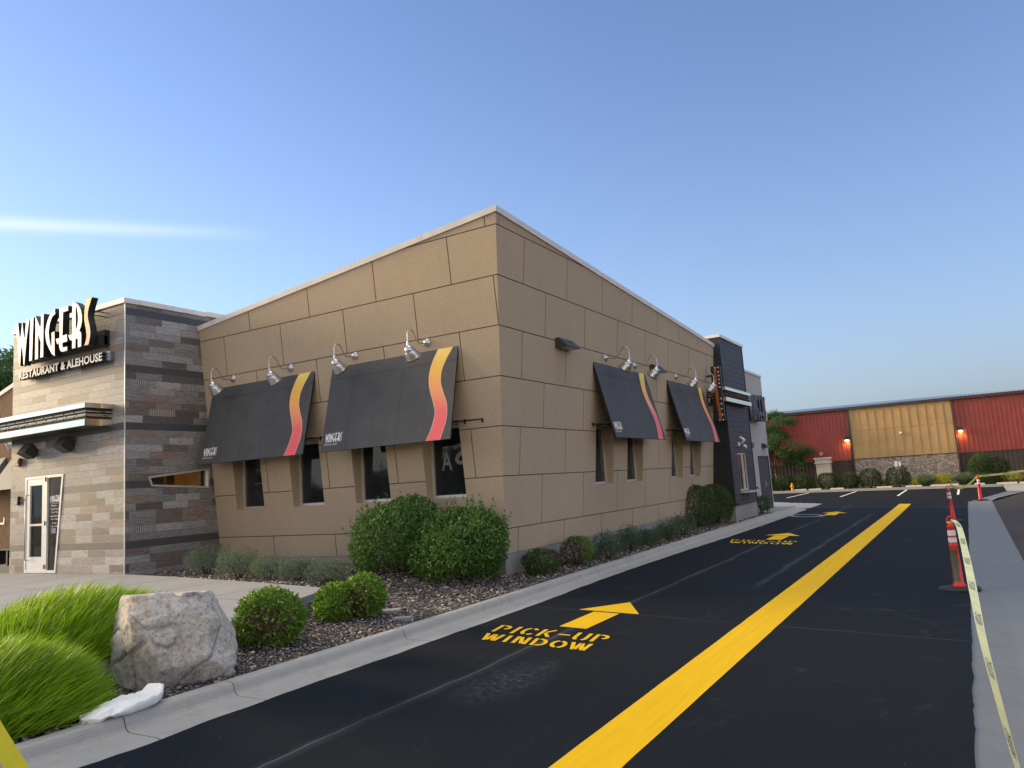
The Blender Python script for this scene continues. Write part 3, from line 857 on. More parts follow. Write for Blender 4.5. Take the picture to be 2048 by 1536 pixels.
# new sealed asphalt of the drive
EDGE = [(-22, 1.70), (-10, 1.67), (-8, 1.655), (-6.5, 1.60), (-4, 1.59), (-1.9, 1.57), (0.5, 1.47), (3, 1.45), (5.7, 1.48), (8.6, 1.56), (11, 1.60), (12.5, 1.64), (16.6, 1.58), (21.7, 1.50), (24.4, 1.5)]
def edge_x(y):
    for (a, xa), (b, xb) in zip(EDGE, EDGE[1:]):
        if a <= y <= b: return xa + (xb - xa) * (y - a) / (b - a)
    return EDGE[0][1] if y < EDGE[0][0] else EDGE[-1][1]
mb = MB(); ys = frange(-22, 24.4, 0.12); prev = None
for y in ys:
    xl = edge_x(y) + 0.03 * (noise.noise(Vector((0, y * 1.7, 3))) + 0.4 * noise.noise(Vector((0, y * 7, 3))))
    xr = 6.985 + 0.016 * (noise.noise(Vector((5, y * 1.9, 3)))) + 0.012 * noise.noise(Vector((5, y * 9, 3)))
    if y > 24.2: xl = 1.5; xr = 7.0
    row = [(xl + (xr - xl) * k / 5, y) for k in range(6)]
    row = [(x, yy, gz(x, yy) + (0.006 if 0 < k < 5 else 0.005)) for k, (x, yy) in enumerate(row)]
    if prev:
        for k in range(5): mb.poly([prev[k], prev[k + 1], row[k + 1], row[k]])
    prev = row
# far lot
def far_in(x, y):
    if y < 26.2 and x < 1.5 - (y - 24.4) * 1.35: return False
    if x > 7.0 + max(0, (y - 25.1)) * 0.20 and y < 33: return False
    return x < 8.65
xs = frange(-14, 8.65, 0.15); ysf = frange(24.4, 37.6, 0.2)
for i in range(len(xs) - 1):
    for j in range(len(ysf) - 1):
        xa, xb, ya, yb = xs[i], xs[i + 1], ysf[j], ysf[j + 1]
        if far_in((xa + xb) / 2, (ya + yb) / 2):
            mb.poly([(xa, ya, gz(xa, ya) + .005), (xb, ya, gz(xb, ya) + .005), (xb, yb, gz(xb, yb) + .005), (xa, yb, gz(xa, yb) + .005)])
struct(mb.obj('road', M['road']))
# concrete valley gutter, right of the drive
mb = MB()
pathL = [(6.9, y) for y in frange(-22, 24.5, 0.8)] + [(6.93, 25.1), (7.3, 26.6), (7.9, 29.3), (8.55, 32.4), (9.2, 35.2), (10.5, 39)]
pathR = [(7.85, y) for y in frange(-22, 24.5, 0.8)] + [(7.84, 25.6), (8.1, 27.6), (8.6, 29.6), (9.3, 32.1), (10.1, 35.0), (12.5, 39)]
for (a, b), (c, d) in zip(zip(pathL, pathR), zip(pathL[1:], pathR[1:])):
    for t0, t1 in ((0, .5), (.5, 1)):
        q = [(a[0] + (b[0] - a[0]) * t0, a[1] + (b[1] - a[1]) * t0), (a[0] + (b[0] - a[0]) * t1, a[1] + (b[1] - a[1]) * t1),
             (c[0] + (d[0] - c[0]) * t1, c[1] + (d[1] - c[1]) * t1), (c[0] + (d[0] - c[0]) * t0, c[1] + (d[1] - c[1]) * t0)]
        tt = [t0, t1, t1, t0]
        mb.poly([(x, y, gz(x, y) + 0.001 + (-0.012 if t == .5 else 0)) for (x, y), t in zip(q, tt)])
vg = struct(mb.obj('gutter', M['valley']))
mb = MB()
for y in (-8.6, -5.4, -2.3, 1.0, 4.1, 7.4, 10.6, 14, 17.4, 20.7):
    mb.poly([(7.0, y, gz(7.0, y) - 0.0072), (7.84, y + .02, gz(7.84, y) + .004), (7.84, y + .032, gz(7.84, y) + .004), (7.0, y + .012, gz(7.0, y) - 0.0072)])
mb = sheet(frange(7.84, 60, 2.0), frange(-30, 36, 2), lambda x, y: gz(x, y) + max(0, x - 9.5) * .01, 0.0, lambda x, y: x > 7.84)
mb2 = MB()
xsr = [7.85, 9.5, 12, 20, 40, 70]
for y0, y1 in zip(frange(-22, 37, 1.0), frange(-22, 37, 1.0)[1:]):
    def left(y):
        if y < 25: return 7.848
        return min(11.5, 7.848 + (y - 25.0) * 0.215)
    la, lb = left(y0), left(y1)
    prevx = None
    for k in range(len(xsr) - 1):
        xa0 = max(xsr[k], la) if k else la; xa1 = max(xsr[k + 1], la)
        xb0 = max(xsr[k], lb) if k else lb; xb1 = max(xsr[k + 1], lb)
        mb2.poly([(xa0, y0, gz(xa0, y0) + .003), (xa1, y0, gz(xa1, y0) + .003), (xb1, y1, gz(xb1, y1) + .003), (xb0, y1, gz(xb0, y1) + .003)])
struct(mb2.obj('parking_lot', M['old_road']))

# kerb and gutter along the planting bed
KO = [(-22, .05), (-8, .05), (-4, .04), (0, -.01), (3, -.03), (8, -.08), (15, -.08), (18, -.02), (19.6, .06)]
def ko(y):
    for (a, xa), (b, xb) in zip(KO, KO[1:]):
        if a <= y <= b: return xa + (xb - xa) * (y - a) / (b - a)
    return KO[-1][1]
prof = [(-0.06, -0.25), (-0.06, 0.112), (-0.045, 0.122), (0.055, 0.120), (0.082, 0.108), (0.096, 0.085), (0.115, 0.035), (0.135, 0.012), (0.165, 0.001), (0.40, -0.001), (0.50, 0.0), (0.57, -0.012), (0.66, -0.03), (0.66, -0.25)]
joints = [-7.83] + [-6.77 + 2.47 * k for k in range(11)]
cuts = sorted([-22, -12.5, -10.2] + joints + [19.6])
mb = MB()
for a, b in zip(cuts, cuts[1:]):
    pth = [(1.02 + ko(y), y) for y in frange(a + .005, b - .005, 0.6)]
    sweep(mb, pth, prof)
end = [(1.08, 19.61), (1.04, 20.2), (0.86, 20.75), (0.5, 21.12), (0.0, 21.3), (-1.5, 21.5), (-4, 21.8)]
sweep(mb, end, prof)
mb.box(0.99, 1.55, -22, 19.6, -0.2, -0.012, 1)
struct(mb.obj('kerb', [M['kerb'], M['joint']]))
# concrete strip across at the end of the building
mb = MB()
AP = [(-6, 22.0), (0.0, 21.75), (0.9, 21.45), (1.52, 20.9), (1.56, 24.45), (-.9, 26.2), (-6, 29.9)]
mb.poly([(x, y, gz(x, y) + .002 + (0.0 if x > 1 else 0.0)) for x, y in [(-6, 22.0), (-2, 21.9), (-2, 27.0), (-6, 29.9)]])
mb.poly([(x, y, gz(x, y) + .002) for x, y in [(-2, 21.9), (0, 21.6), (0, 25.55), (-2, 27.0)]])
mb.poly([(x, y, gz(x, y) + .002) for x, y in [(0, 21.6), (1.56, 21.2), (1.56, 24.45), (0, 25.55)]])
struct(mb.obj('apron', M['walk']))
# sidewalk in front of the entrance
mb = MB()
poly = [(-26, -2.32), (-7.55, -2.32), (-5.8, -2.42), (-3.09, -2.72), (-1.30, -3.0), (-0.5, -5.4), (-0.05, -6.9), (-1.3, -8.5), (-26, -9.6)]
top = [(x, y, walkz(x)) for x, y in poly]
BEND = [(-0.5, -5.4)]
# triangulate as a fan from an inner point with several x stations to follow the fall
def wtop(x, y): return (x, y, walkz(x))
strips = [(-26, -2.32, -9.6), (-14, -2.32, -9.1), (-11, -2.32, -8.9), (-8, -2.32, -8.75), (-7.55, -2.32, -8.72), (-5.8, -2.42, -8.68), (-3.09, -2.72, -8.58), (-1.30, -3.0, -8.5), (-0.9, -4.2, -8.1), (-0.5, -5.4, -7.6), (-0.05, -6.9, -7.1)]
for (xa, t0, b0), (xb, t1, b1) in zip(strips, strips[1:]):
    mb.poly([wtop(xa, b0), wtop(xb, b1), wtop(xb, t1), wtop(xa, t0)])
    mb.poly([wtop(xa, t0), wtop(xb, t1), (xb, t1, -0.1), (xa, t0, -0.1)])
    mb.poly([wtop(xb, b1), wtop(xa, b0), (xa, b0, -0.1), (xb, b1, -0.1)])
mb.poly([wtop(-0.05, -7.1), wtop(-.05, -6.9), (-.05, -6.9, -.1), (-.05, -7.1, -.1)])
def wj(xa, ya, xb, yb, w=.009):
    n = 12
    d = Vector((xb - xa, yb - ya)).normalized(); nr = Vector((-d.y, d.x)) * w
    for k in range(n):
        p = [(xa + (xb - xa) * t / n, ya + (yb - ya) * t / n) for t in (k, k + 1)]
        q = [(p[0][0] - nr.x, p[0][1] - nr.y), (p[1][0] - nr.x, p[1][1] - nr.y), (p[1][0] + nr.x, p[1][1] + nr.y), (p[0][0] + nr.x, p[0][1] + nr.y)]
        mb.poly([(x, y, walkz(x) + .0015) for x, y in q], 1)
for x in (-2.6, -4.1, -5.6, -7.1, -8.6, -10.1, -11.6): wj(x, -2.75 if x > -5 else -2.45, x, -8.4)
wj(-12, -4.2, -1.2, -4.2); wj(-12, -6.0, -0.6, -6.0)
struct(mb.obj('sidewalk', [M['walk'], M['joint']]))
# landing by the service door
mb = MB(); mb.bbox(0.335, 0.985, 17.2, 20.9, -.1, .135, .01); struct(mb.obj('landing', M['walk']))

# planting bed soil and gravel
def in_bed(x, y):
    if x > 0.97 + ko(min(max(y, -22), 19.6)) or x < -7.5: return False
    if y > 0.0: return x > -0.02 and y < 17.1 and not (x < 0.74 and 12.8 < y < 15.9) 
    # south part: outside the sidewalk
    for (xa, t0, b0), (xb, t1, b1) in zip(strips, strips[1:]):
        if xa <= x <= xb:
            tt = (x - xa) / (xb - xa)
            if b0 + (b1 - b0) * tt < y < t0 + (t1 - t0) * tt: return False
            if y <= b0 + (b1 - b0) * tt: return x > -3
            return True
    return y > -14
mb = sheet(frange(-7.6, 1.0, .2), frange(-14, 17.2, .2), lambda x, y: bedz(x, y) + .012 * noise.noise(Vector((x * 3, y * 3, 0))), -0.012,
           lambda x, y: (y < 0.05 or x > -0.1) and x < 1.1)
struct(mb.obj('planting_bed', M['soil']))
V = []; F = []
ico = bmesh.new(); bmesh.ops.create_cube(ico, size=1.0)
base_v = np.array([v.co[:] for v in ico.verts]); base_f = np.array([[v.index for v in f.verts] for f in ico.faces]); ico.free()
def pebbles(n, xr, yr, smin, smax):
    out = []
    while len(out) < n:
        x = rnd.uniform(*xr); y = rnd.uniform(*yr)
        if in_bed(x, y): out.append((x, y, rnd.uniform(smin, smax)))
    return out
pts = pebbles(9500, (-7.5, 1.05), (-3.2, 0.0), .018, .045) + pebbles(9500, (-1.5, 1.05), (-9, -2.5), .013, .032) + pebbles(4200, (0, 1.0), (0, 17), .02, .045)
pts = np.array(pts); n = len(pts)
sc = pts[:, 2:3, None] * rs.uniform(.55, 1.25, size=(n, 1, 3)); sc[:, :, 2] *= .65
jit = base_v[None] * sc + rs.normal(size=(n, 8, 3)) * pts[:, 2:3, None] * .10
jit *= np.where(np.abs(base_v[None].sum(2, keepdims=True)) > 1.2, .78, 1.0)
a = rs.uniform(0, 6.28, n); b = rs.uniform(-.5, .5, n)
ca, sa, cb, sb = np.cos(a), np.sin(a), np.cos(b), np.sin(b)
x_ = jit[:, :, 0] * cb[:, None] + jit[:, :, 2] * sb[:, None]; z_ = -jit[:, :, 0] * sb[:, None] + jit[:, :, 2] * cb[:, None]
X = x_ * ca[:, None] - jit[:, :, 1] * sa[:, None]; Y = x_ * sa[:, None] + jit[:, :, 1] * ca[:, None]
zz = np.array([bedz(p[0], p[1]) for p in pts])
V = np.stack([X + pts[:, 0:1], Y + pts[:, 1:2], z_ + zz[:, None] + pts[:, 2:3] * rs.uniform(0, .35, (n, 1))], 2).reshape(-1, 3)
F = (np.arange(n)[:, None, None] * 8 + base_f[None]).reshape(-1, 4)
gr = np_mesh('gravel', V, F, M['pebble']); tag(gr, 'dark lava gravel with tan pebbles covering the planting bed', 'gravel', kind='stuff')
# ================================================================== RESTAURANT
rest = thing('restaurant_building', 'tan stucco restaurant with leaning walls, stone clad entrance block and dark service tower', 'restaurant', (0, 0, 0))
LEAN, Z0 = 0.1, 0.53
def A3(u, z, o): return (u, -LEAN * (z - Z0) - o, z)
def B3(u, z, o): return (LEAN * (z - Z0) + o, u, z)
courses = [0.53, 0.97, 1.90, 2.78, 3.655, 4.54, 5.42, 6.30, 7.0]
def seamsA(i):
    ph = -0.45 if i in (0, 2, 4, 6) else 0.40
    if i in (0, 2): ph = -0.44
    if i == 7: ph = .35
    return sorted(ph - 1.785 * k + (0.0) for k in range(-1, 6)) if i != 6 else sorted(-.50 - 1.79 * k for k in range(-1, 6))
def seamsB(i):
    ph = 0.43 if i in (0, 2, 4, 6) else 1.31
    st = 1.84 if i in (0, 1, 2) else 1.79
    return [ph + st * k for k in range(-1, 9)]
WA = [(-6.86, -5.975), (-5.09, -4.205), (-3.34, -2.45), (-1.575, -.688)]
WB = [(3.76, 4.75), (5.59, 6.62), (8.80, 9.78), (10.48, 11.47)]
SA, HA, SB, HB = 1.57, 2.91, 1.62, 2.93
mb = MB()
holesA = [(a, b, SA, HA) for a, b in WA]; holesB = [(a, b, SB, HB) for a, b in WB]
grooved_wall(mb, A3, courses, seamsA, -7.62, 0.9, holesA, [(-.1035, 1, 6.51), (1, -LEAN, -LEAN * Z0)])
grooved_wall(mb, B3, courses, seamsB, -0.9, 12.9, holesB, [(.0595, 1, 6.51), (-1, -LEAN, -LEAN * Z0)])
# reveals of the window openings
YA, XB = 0.155, -0.12
for a, b in WA:
    for u in (a, b):
        q = [A3(u, SA, 0), A3(u, HA, 0), (u, YA, HA), (u, YA, SA)]; mb.poly(q, 0)
    mb.poly([A3(a, SA, 0), A3(b, SA, 0), (b, YA, SA), (a, YA, SA)], 0); mb.poly([A3(a, HA, 0), A3(b, HA, 0), (b, YA, HA), (a, YA, HA)], 0)
for a, b in WB:
    for u in (a, b):
        mb.poly([B3(u, SB, 0), B3(u, HB, 0), (XB, u, HB), (XB, u, SB)], 0)
    mb.poly([B3(a, SB, 0), B3(b, SB, 0), (XB, b, SB), (XB, a, SB)], 0); mb.poly([B3(a, HB, 0), B3(b, HB, 0), (XB, b, HB), (XB, a, HB)], 0)
# wall ends and underside drip
mb.poly([A3(-7.62, .53, 0), A3(-7.62, 5.7, 0), (-7.62, .4, 5.7), (-7.62, .4, .53)], 0)
mb.poly([(-7.62, 0, .5295), (0, 0, .5295), (0, .2, .5295), (-7.62, .2, .5295)], 0)
mb.poly([(0, 0, .5295), (0, 12.9, .5295), (-.2, 12.9, .5295), (-.2, 0, .5295)], 0)
# back of the parapet
mb.poly([(-7.6, -.15, 5.64), (.35, -.15, 6.46), (.35, -.15, 5.0), (-7.6, -.15, 5.0)], 0)
mb.poly([(.2, -.3, 6.46), (.2, 12.8, 5.70), (.2, 12.8, 5.0), (.2, -.3, 5.0)], 0)
mb.obj('stucco_wall', [M['tan'], M['groove']], rest)
mb = MB()
mb.box(-7.62, -0.012, 0.012, 0.3, -0.2, 0.528, 0); mb.box(-0.3, -0.0118, 0.0125, 12.86, -0.2, 0.527, 0)
mb.obj('foundation', M['foundation'], rest)
# coping
def coping(mb, pA, pB, to3, w=.42, h=.092, o=.032, n=4, mA=0, mB=0):
    """pA,pB = (u, z of the underside)"""
    sl_ = (pB[1] - pA[1]) / (pB[0] - pA[0])
    for k in range(n):
        t0, t1 = k / n, (k + 1) / n; ia = mA if k == 0 else 0; ib = mB if k == n - 1 else 0
        a = (pA[0] + (pB[0] - pA[0]) * t0 + (.004 if k else 0), pA[1] + (pB[1] - pA[1]) * t0); b = (pA[0] + (pB[0] - pA[0]) * t1 - (.004 if k < n - 1 else 0), pA[1] + (pB[1] - pA[1]) * t1)
        ra = [to3(a[0], a[1] - .012, o), to3(a[0], a[1] + h, o + .004), to3(a[0] + ia, a[1] + h + .004 + sl_ * ia, -w), to3(a[0] + ia, a[1] - .02 + sl_ * ia, -w)]
        rb = [to3(b[0], b[1] - .012, o), to3(b[0], b[1] + h, o + .004), to3(b[0] + ib, b[1] + h + .004 + sl_ * ib, -w), to3(b[0] + ib, b[1] - .02 + sl_ * ib, -w)]
        for i in range(4): mb.poly([ra[i], rb[i], rb[(i + 1) % 4], ra[(i + 1) % 4]])
        mb.poly(ra[::-1]); mb.poly(rb)
mb = MB()
coping(mb, (-7.64, 5.675), (.596 + .035, 6.525), A3, n=5, mB=-.455)
coping(mb, (-.596 - .035, 6.522), (12.95, 5.745), B3, n=6, mA=.455)
mb.obj('coping', M['coping'], rest)
mb = MB()
mb.poly([(-20, 0.25, 5.2), (-.1, 0.25, 5.2), (-.1, 20, 5.2), (-20, 20, 5.2)])
mb.obj('flat_roof', M['roof'], rest)
mb = MB(); mb.box(-20, .30, 20.0, 20.14, -.2, 5.35); mb.box(-20.1, -20, 0.3, 20, -.2, 5.3)
mb.obj('rear_wall', M['pale'], rest)
# windows
def win(parent, frame_fn, W, H, s=.05, mull=None, glass='glass'):
    """frame_fn(u, w, z) -> point; w = outwards"""
    f = MB()
    def bx(u0, u1, w0, w1, z0, z1, m=0, t=f):
        P = [frame_fn(u, w, z) for u in (u0, u1) for w in (w0, w1) for z in (z0, z1)]
        b = len(t.v); t.v += [tuple(p) for p in P]
        for q in ((0, 1, 3, 2), (4, 6, 7, 5), (0, 4, 5, 1), (2, 3, 7, 6), (0, 2, 6, 4), (1, 5, 7, 3)):
            t.f.append(tuple(b + i for i in q)); t.mi.append(m); t.sm.append(False)
    bx(0, s, 0, .07, 0, H); bx(W - s, W, 0, .07, 0, H); bx(s, W - s, 0, .07, 0, s); bx(s, W - s, 0, .069, H - s, H)
    o = f.obj('window', M['frame'], parent)
    gl = MB(); bx(s, W - s, .02, .026, s, H - s, 0, gl); 
    go = gl.obj('glass', M[glass], o)
    gk = MB()
    bx(s, s + .018, .026, .034, s, H - s, 0, gk); bx(W - s - .018, W - s, .026, .034, s, H - s, 0, gk); bx(s + .018, W - s - .018, .026, .034, s, s + .018, 0, gk)
    gk.obj('gasket', M['black'], o)
    return o
winsA = []
for a, b in WA:
    winsA.append(win(rest, lambda u, w, z, a=a: (a + u, YA - .005 - w, SA + z), b - a, HA - SA))
for a, b in WB:
    win(rest, lambda u, w, z, a=a: (XB + .005 + w, a + u, SB + z), b - a, HB - SB)
# mirrored lettering seen through two of the panes
mb = MB(); yy = YA - .005 - .0285
add_text(mb, 'rt of', .36, .095, lambda u, v, w: (-3.02 + u, yy, 2.31 + v), 0, mirror=True)
mb.obj('lettering', M['ghost'], winsA[2]); mb = MB()
add_text(mb, 'rvice', .34, .10, lambda u, v, w: (-3.03 + u, yy, 2.185 + v), 0, mirror=True)
mb.obj('lettering', M['ghost'], winsA[2])
mb = MB()
add_text(mb, 'S', .26, .40, lambda u, v, w: (-1.06 + u, yy, 2.17 + v), 0, .02, mirror=True)
mb.obj('lettering', M['ghost'], winsA[3]); mb = MB()
add_text(mb, 'A', .24, .36, lambda u, v, w: (-1.37 + u, yy, 2.08 + v * 1.0), 0, .015, mirror=True)
mb.obj('lettering', M['ghost'], winsA[3])

# ------------------------------------------------ stone clad entrance block
TX0, TX1, TY = -11.95, -7.55, -2.304
TB, TT = 0.40, 6.05
mb = MB()
doorhole = [(-11.30, .475), (-10.03, .475), (-9.76, 2.60), (-11.30, 2.60)]
ehole = [(-1.783, 2.389), (-.278, 2.541), (-.299, 2.099), (-1.719, 2.184)]
add_poly(mb, [[(TX0, TB), (TX1, TB), (TX1, TT), (TX0, TT)], doorhole], 0, lambda x, y, w: (x, TY, y))
add_poly(mb, [[(TY, TB), (3.2, TB), (3.2, TT + .05), (TY, TT)], ehole], 0, lambda x, y, w: (TX1, x, y))
mb.poly([(TX0, TY, TB), (TX0, 3.2, TB), (TX0, 3.2, TT), (TX0, TY, TT)])
mb.poly([(TX0, 3.2, TB), (TX1, 3.2, TB), (TX1, 3.2, TT + .05), (TX0, 3.2, TT)])
for i in range(4):
    a, b = doorhole[i], doorhole[(i + 1) % 4]; mb.poly([(a[0], TY, a[1]), (b[0], TY, b[1]), (b[0], TY + .16, b[1]), (a[0], TY + .16, a[1])])
    a, b = ehole[i], ehole[(i + 1) % 4]; mb.poly([(TX1, a[0], a[1]), (TX1, b[0], b[1]), (TX1 - .14, b[0], b[1]), (TX1 - .14, a[0], a[1])])
mb.obj('stone_wall', M['tile'], rest)
mb = MB()
mb.box(TX1 - .014, TX1 + .006, TY - .006, TY + .014, TB + .05, TT)
mb.obj('corner_trim', M['frame'], rest)
mb = MB()
mb.box(TX1 - .4, TX1 - .012, TY + .02, 0.0, -.1, TB - .0012)
mb.box(TX0, TX1 - .41, TY + .012, -1.9, -.1, TB - .001)
mb.obj('foundation', M['foundation'], rest)
mb = MB()
for k in range(3):
    x0 = TX0 - .03 + k * (TX1 - TX0 + .06) / 3; x1 = x0 + (TX1 - TX0 + .06) / 3 - .006
    mb.box(x0, x1, TY - .035, TY + .3, TT - .02, TT + .085)
for k in range(3):
    y0 = TY + .306 + k * 1.65
    mb.box(TX1 - .3, TX1 + .035, y0, y0 + 1.644, TT - .018 + .02 * k, TT + .087 + .02 * k)
mb.box(TX0 - .03, TX0 + .3, TY + .306, 3.2, TT - .02, TT + .085)
mb.obj('coping', M['coping'], rest)
mb = MB(); mb.poly([(TX0, TY + .1, 5.8), (TX1, TY + .1, 5.8), (TX1, 3.2, 5.8), (TX0, 3.2, 5.8)]); mb.obj('flat_roof', M['roof'], rest)
# vestibule seen through the glass
mb = MB()
mb.poly([(-11.8, -.4, .46), (-7.7, -.4, .46), (-7.7, -.4, 3.0), (-11.8, -.4, 3.0)])
mb.poly([(-9.3, TY + .2, .46), (-9.3, -.4, .46), (-9.3, -.4, 3.0), (-9.3, TY + .2, 3.0)], 0)
mb.poly([(-11.85, TY + .2, .46), (-11.85, -.4, .46), (-11.85, -.4, 3.0), (-11.85, TY + .2, 3.0)], 0)
mb.poly([(-11.9, TY + .02, .462), (-7.6, TY + .02, .462), (-7.6, -.3, .462), (-11.9, -.3, .462)], 1)
mb.poly([(-11.9, TY + .02, 3.0), (-7.6, TY + .02, 3.0), (-7.6, 2, 3.0), (-11.9, 2, 3.0)], 1)
mb.box(-9.1, -9.0, -1.45, -1.35, .46, 3.0, 1); mb.box(-8.7, -8.6, -1.1, -.7, .46, 3.0, 1)
mb.box(-10.6, -10.5, -.9, -.8, .46, 3.0, 1); mb.box(-11.2, -10.9, -.6, -.5, .46, 2.5, 1)
mb.obj('vestibule', [M['interior'], M['interior_dark']], rest)
for p, e in (((-8.5, -1.6, 2.75), 5.0), ((-10.4, -1.3, 2.8), 5.0)):
    ld = bpy.data.lights.new('vestibule_lamp', 'POINT'); ld.energy = e; ld.color = (1, .68, .34); ld.shadow_soft_size = .1
    lo = bpy.data.objects.new('vestibule_lamp', ld); lo.location = p; lo.parent = rest; col.objects.link(lo)
# small wedge window
def ring(mb, outer, s, fm, d0, d1, m=0):
    """frame ring from polygon, inset s"""
    n = len(outer); c = [sum(p[0] for p in outer) / n, sum(p[1] for p in outer) / n]
    inner = []
    ar = sum(outer[i][0] * outer[(i + 1) % n][1] - outer[(i + 1) % n][0] * outer[i][1] for i in range(n)); sg = 1 if ar > 0 else -1
    def off(i):
        p0, p1, p2 = Vector(outer[i - 1]), Vector(outer[i]), Vector(outer[(i + 1) % n])
        e1 = (p1 - p0).normalized(); e2 = (p2 - p1).normalized(); n1 = Vector((-e1.y, e1.x)) * sg; n2 = Vector((-e2.y, e2.x)) * sg
        k = n1 + n2; k = k / max(k.length_squared, .2) * 2
        return p1 + k * s
    inner = [off(i) for i in range(n)]
    for i in range(n):
        a, b = outer[i], outer[(i + 1) % n]; c_, d = inner[(i + 1) % n], inner[i]
        for dd in (d0, d1): mb.poly([fm(a[0], dd, a[1]), fm(b[0], dd, b[1]), fm(c_[0], dd, c_[1]), fm(d[0], dd, d[1])], m)
        mb.poly([fm(d[0], d0, d[1]), fm(c_[0], d0, c_[1]), fm(c_[0], d1, c_[1]), fm(d[0], d1, d[1])], m)
        mb.poly([fm(a[0], d0, a[1]), fm(b[0], d0, b[1]), fm(b[0], d1, b[1]), fm(a[0], d1, a[1])], m)
    return [(p[0], p[1]) for p in inner]
mb = MB(); inn = ring(mb, ehole, .038, lambda a, d, z: (TX1 + d, a, z), -.10, .012)
w = mb.obj('window', M['frame'], rest)
mb = MB(); mb.poly([(TX1 - .06, a, z) for a, z in inn]); mb.obj('glass', M['clear'], w)
# entrance door with tapering side light
mb = MB(); ring(mb, doorhole, .055, lambda a, d, z: (a, TY + d, z), -.012, .13)
mb.box(-10.47, -10.40, TY - .010, TY + .128, .53, 2.545)
dr = mb.obj('door', M['doorwhite'], rest)
mb = MB()
x0, x1, z0, z1 = -11.235, -10.478, .53, 2.54
mb.box(x0, x0 + .125, TY - .004, TY + .06, z0, z1); mb.box(x1 - .125, x1, TY - .004, TY + .06, z0, z1)
mb.box(x0 + .125, x1 - .125, TY - .004, TY + .06, z1 - .14, z1); mb.box(x0 + .125, x1 - .125, TY - .004, TY + .06, z0, z0 + .29)
mb.box(x0 + .125, x1 - .125, TY - .002, TY + .058, 1.50, 1.545)
mb.obj('door_leaf', M['doorwhite'], dr)
mb = MB(); mb.box(x0 + .125, x1 - .125, TY + .028, TY + .034, z0 + .29, z1 - .14)
mb.poly([(-10.40, TY + .03, .53), (-10.085, TY + .03, .53), (-9.83, TY + .03, 2.545), (-10.40, TY + .03, 2.545)])
mb.obj('glass', M['clear'], dr)
mb = MB()
mb.tube([(x0 + .05, TY - .004, 2.20), (x0 + .05, TY - .06, 2.20), (x0 + .05, TY - .06, .75), (x0 + .05, TY - .004, .75)], .013, 8)
mb.obj('handle', M['spun'], dr)
for z in (2.47, 1.50, .56):
    mb = MB(); mb.bbox(-10.50, -10.45, TY - .035, TY - .011, z, z + .10, .006); mb.obj('hinge', M['steel'], dr)
mb = MB(); yy = TY + .024
for k, loops in logo_letters():
    add_poly(mb, loops, 0, lambda x, y, w: (-10.35 + x * .135, yy, 1.985 + y * .15), 0)
hx = -10.34; mb.box(-10.34, -9.98, yy, yy + .001, 1.965, 1.969); mb.obj('lettering', M['white_print'], dr); mb = MB()
add_text(mb, 'Hours', .2, .042, lambda u, v, w: (hx + .06 + u, yy, 1.905 + v), 0, .01)
for i, (t, wd) in enumerate((('Monday-Thurs', .34), ('11am to 9pm', .28), ('Friday-Saturday', .37), ('11am to 10pm', .30), ('Sunday', .18), ('11am to 9pm', .28))):
    mb.obj('lettering', M['white_print'], dr); mb = MB()
    add_text(mb, t, wd, .040, lambda u, v, w, i=i, wd=wd: (-10.155 - wd / 2 + u, yy, 1.825 - i * .066 - (.02 if i > 1 else 0) - (.02 if i > 3 else 0) + v), 0, .012)
mb.obj('lettering', M['white_print'], dr)
mb = MB(); mb.box(-10.29, -10.10, yy, yy + .002, 1.32, 1.44); mb.obj('sticker', M['poster_blue'], dr)

# ------------------------------------------------ dark service tower
DX, DY0, DY1, DZ0, DZ1 = 0.72, 12.86, 15.80, .585, 6.05
mb = MB()
nb = 32; cz = [DZ0 + (DZ1 - DZ0) * k / nb for k in range(nb + 1)]
WD = (13.70, 14.82, 1.04, 2.28)
grooved_wall(mb, lambda u, z, o: (DX + o, u, z), cz, lambda i: [], DY0 + .05, DY1 - .05, [WD], [], .004, .009, 1)
for z_ in WD[2:]: mb.poly([(DX, WD[0], z_), (DX, WD[1], z_), (DX - .1, WD[1], z_), (DX - .1, WD[0], z_)], 1)
for u in WD[:2]: mb.poly([(DX, u, WD[2]), (DX, u, WD[3]), (DX - .1, u, WD[3]), (DX - .1, u, WD[2])], 1)
mb.obj('board_siding', [M['siding'], M['black']], rest)
mb = MB()
mb.box(-3.5, DX - .01, DY0, DY0 + .04, DZ0, DZ1 - .001, 0)
mb.box(DX - .06, DX + .016, DY0 - .006, DY0 + .051, DZ0, DZ1 - .002); mb.box(DX - .06, DX + .016, DY1 - .051, DY1 + .006, DZ0, DZ1 - .002)
mb.box(-3.5, DX - .062, DY1 - .04, DY1, 5.0, DZ1 - .001); mb.box(-3.5, -3.46, DY0 + .04, DY1 - .04, 5.0, DZ1 - .003)
mb.box(-.5, DX - .062, DY1 - .04, DY1 - .002, DZ0, 5.0)
mb.obj('black_panel', M['black'], rest)
mb = MB(); mb.box(0.02, DX - .02, DY0 + .03, DY1 - .02, -.1, DZ0 - .001); mb.obj('foundation', M['foundation'], rest)
mb = MB()
mb.box(DX - .25, DX + .045, DY0 - .035, DY1 + .04, DZ1, DZ1 + .095); mb.box(-3.55, DX - .252, DY0 - .033, DY0 + .25, DZ1, DZ1 + .094)
mb.box(-3.55, DX - .252, DY1 - .2, DY1 + .038, DZ1, DZ1 + .094)
mb.obj('coping', M['coping'], rest)
w = win(rest, lambda u, w_, z: (DX - .085 + w_, WD[0] + u, WD[2] + z), WD[1] - WD[0], WD[3] - WD[2], .05)
mb = MB(); mb.box(DX - .03, DX - .005, 14.22, 14.28, 1.09, 2.23); mb.obj('mullion', M['frame'], w)
mb = MB()
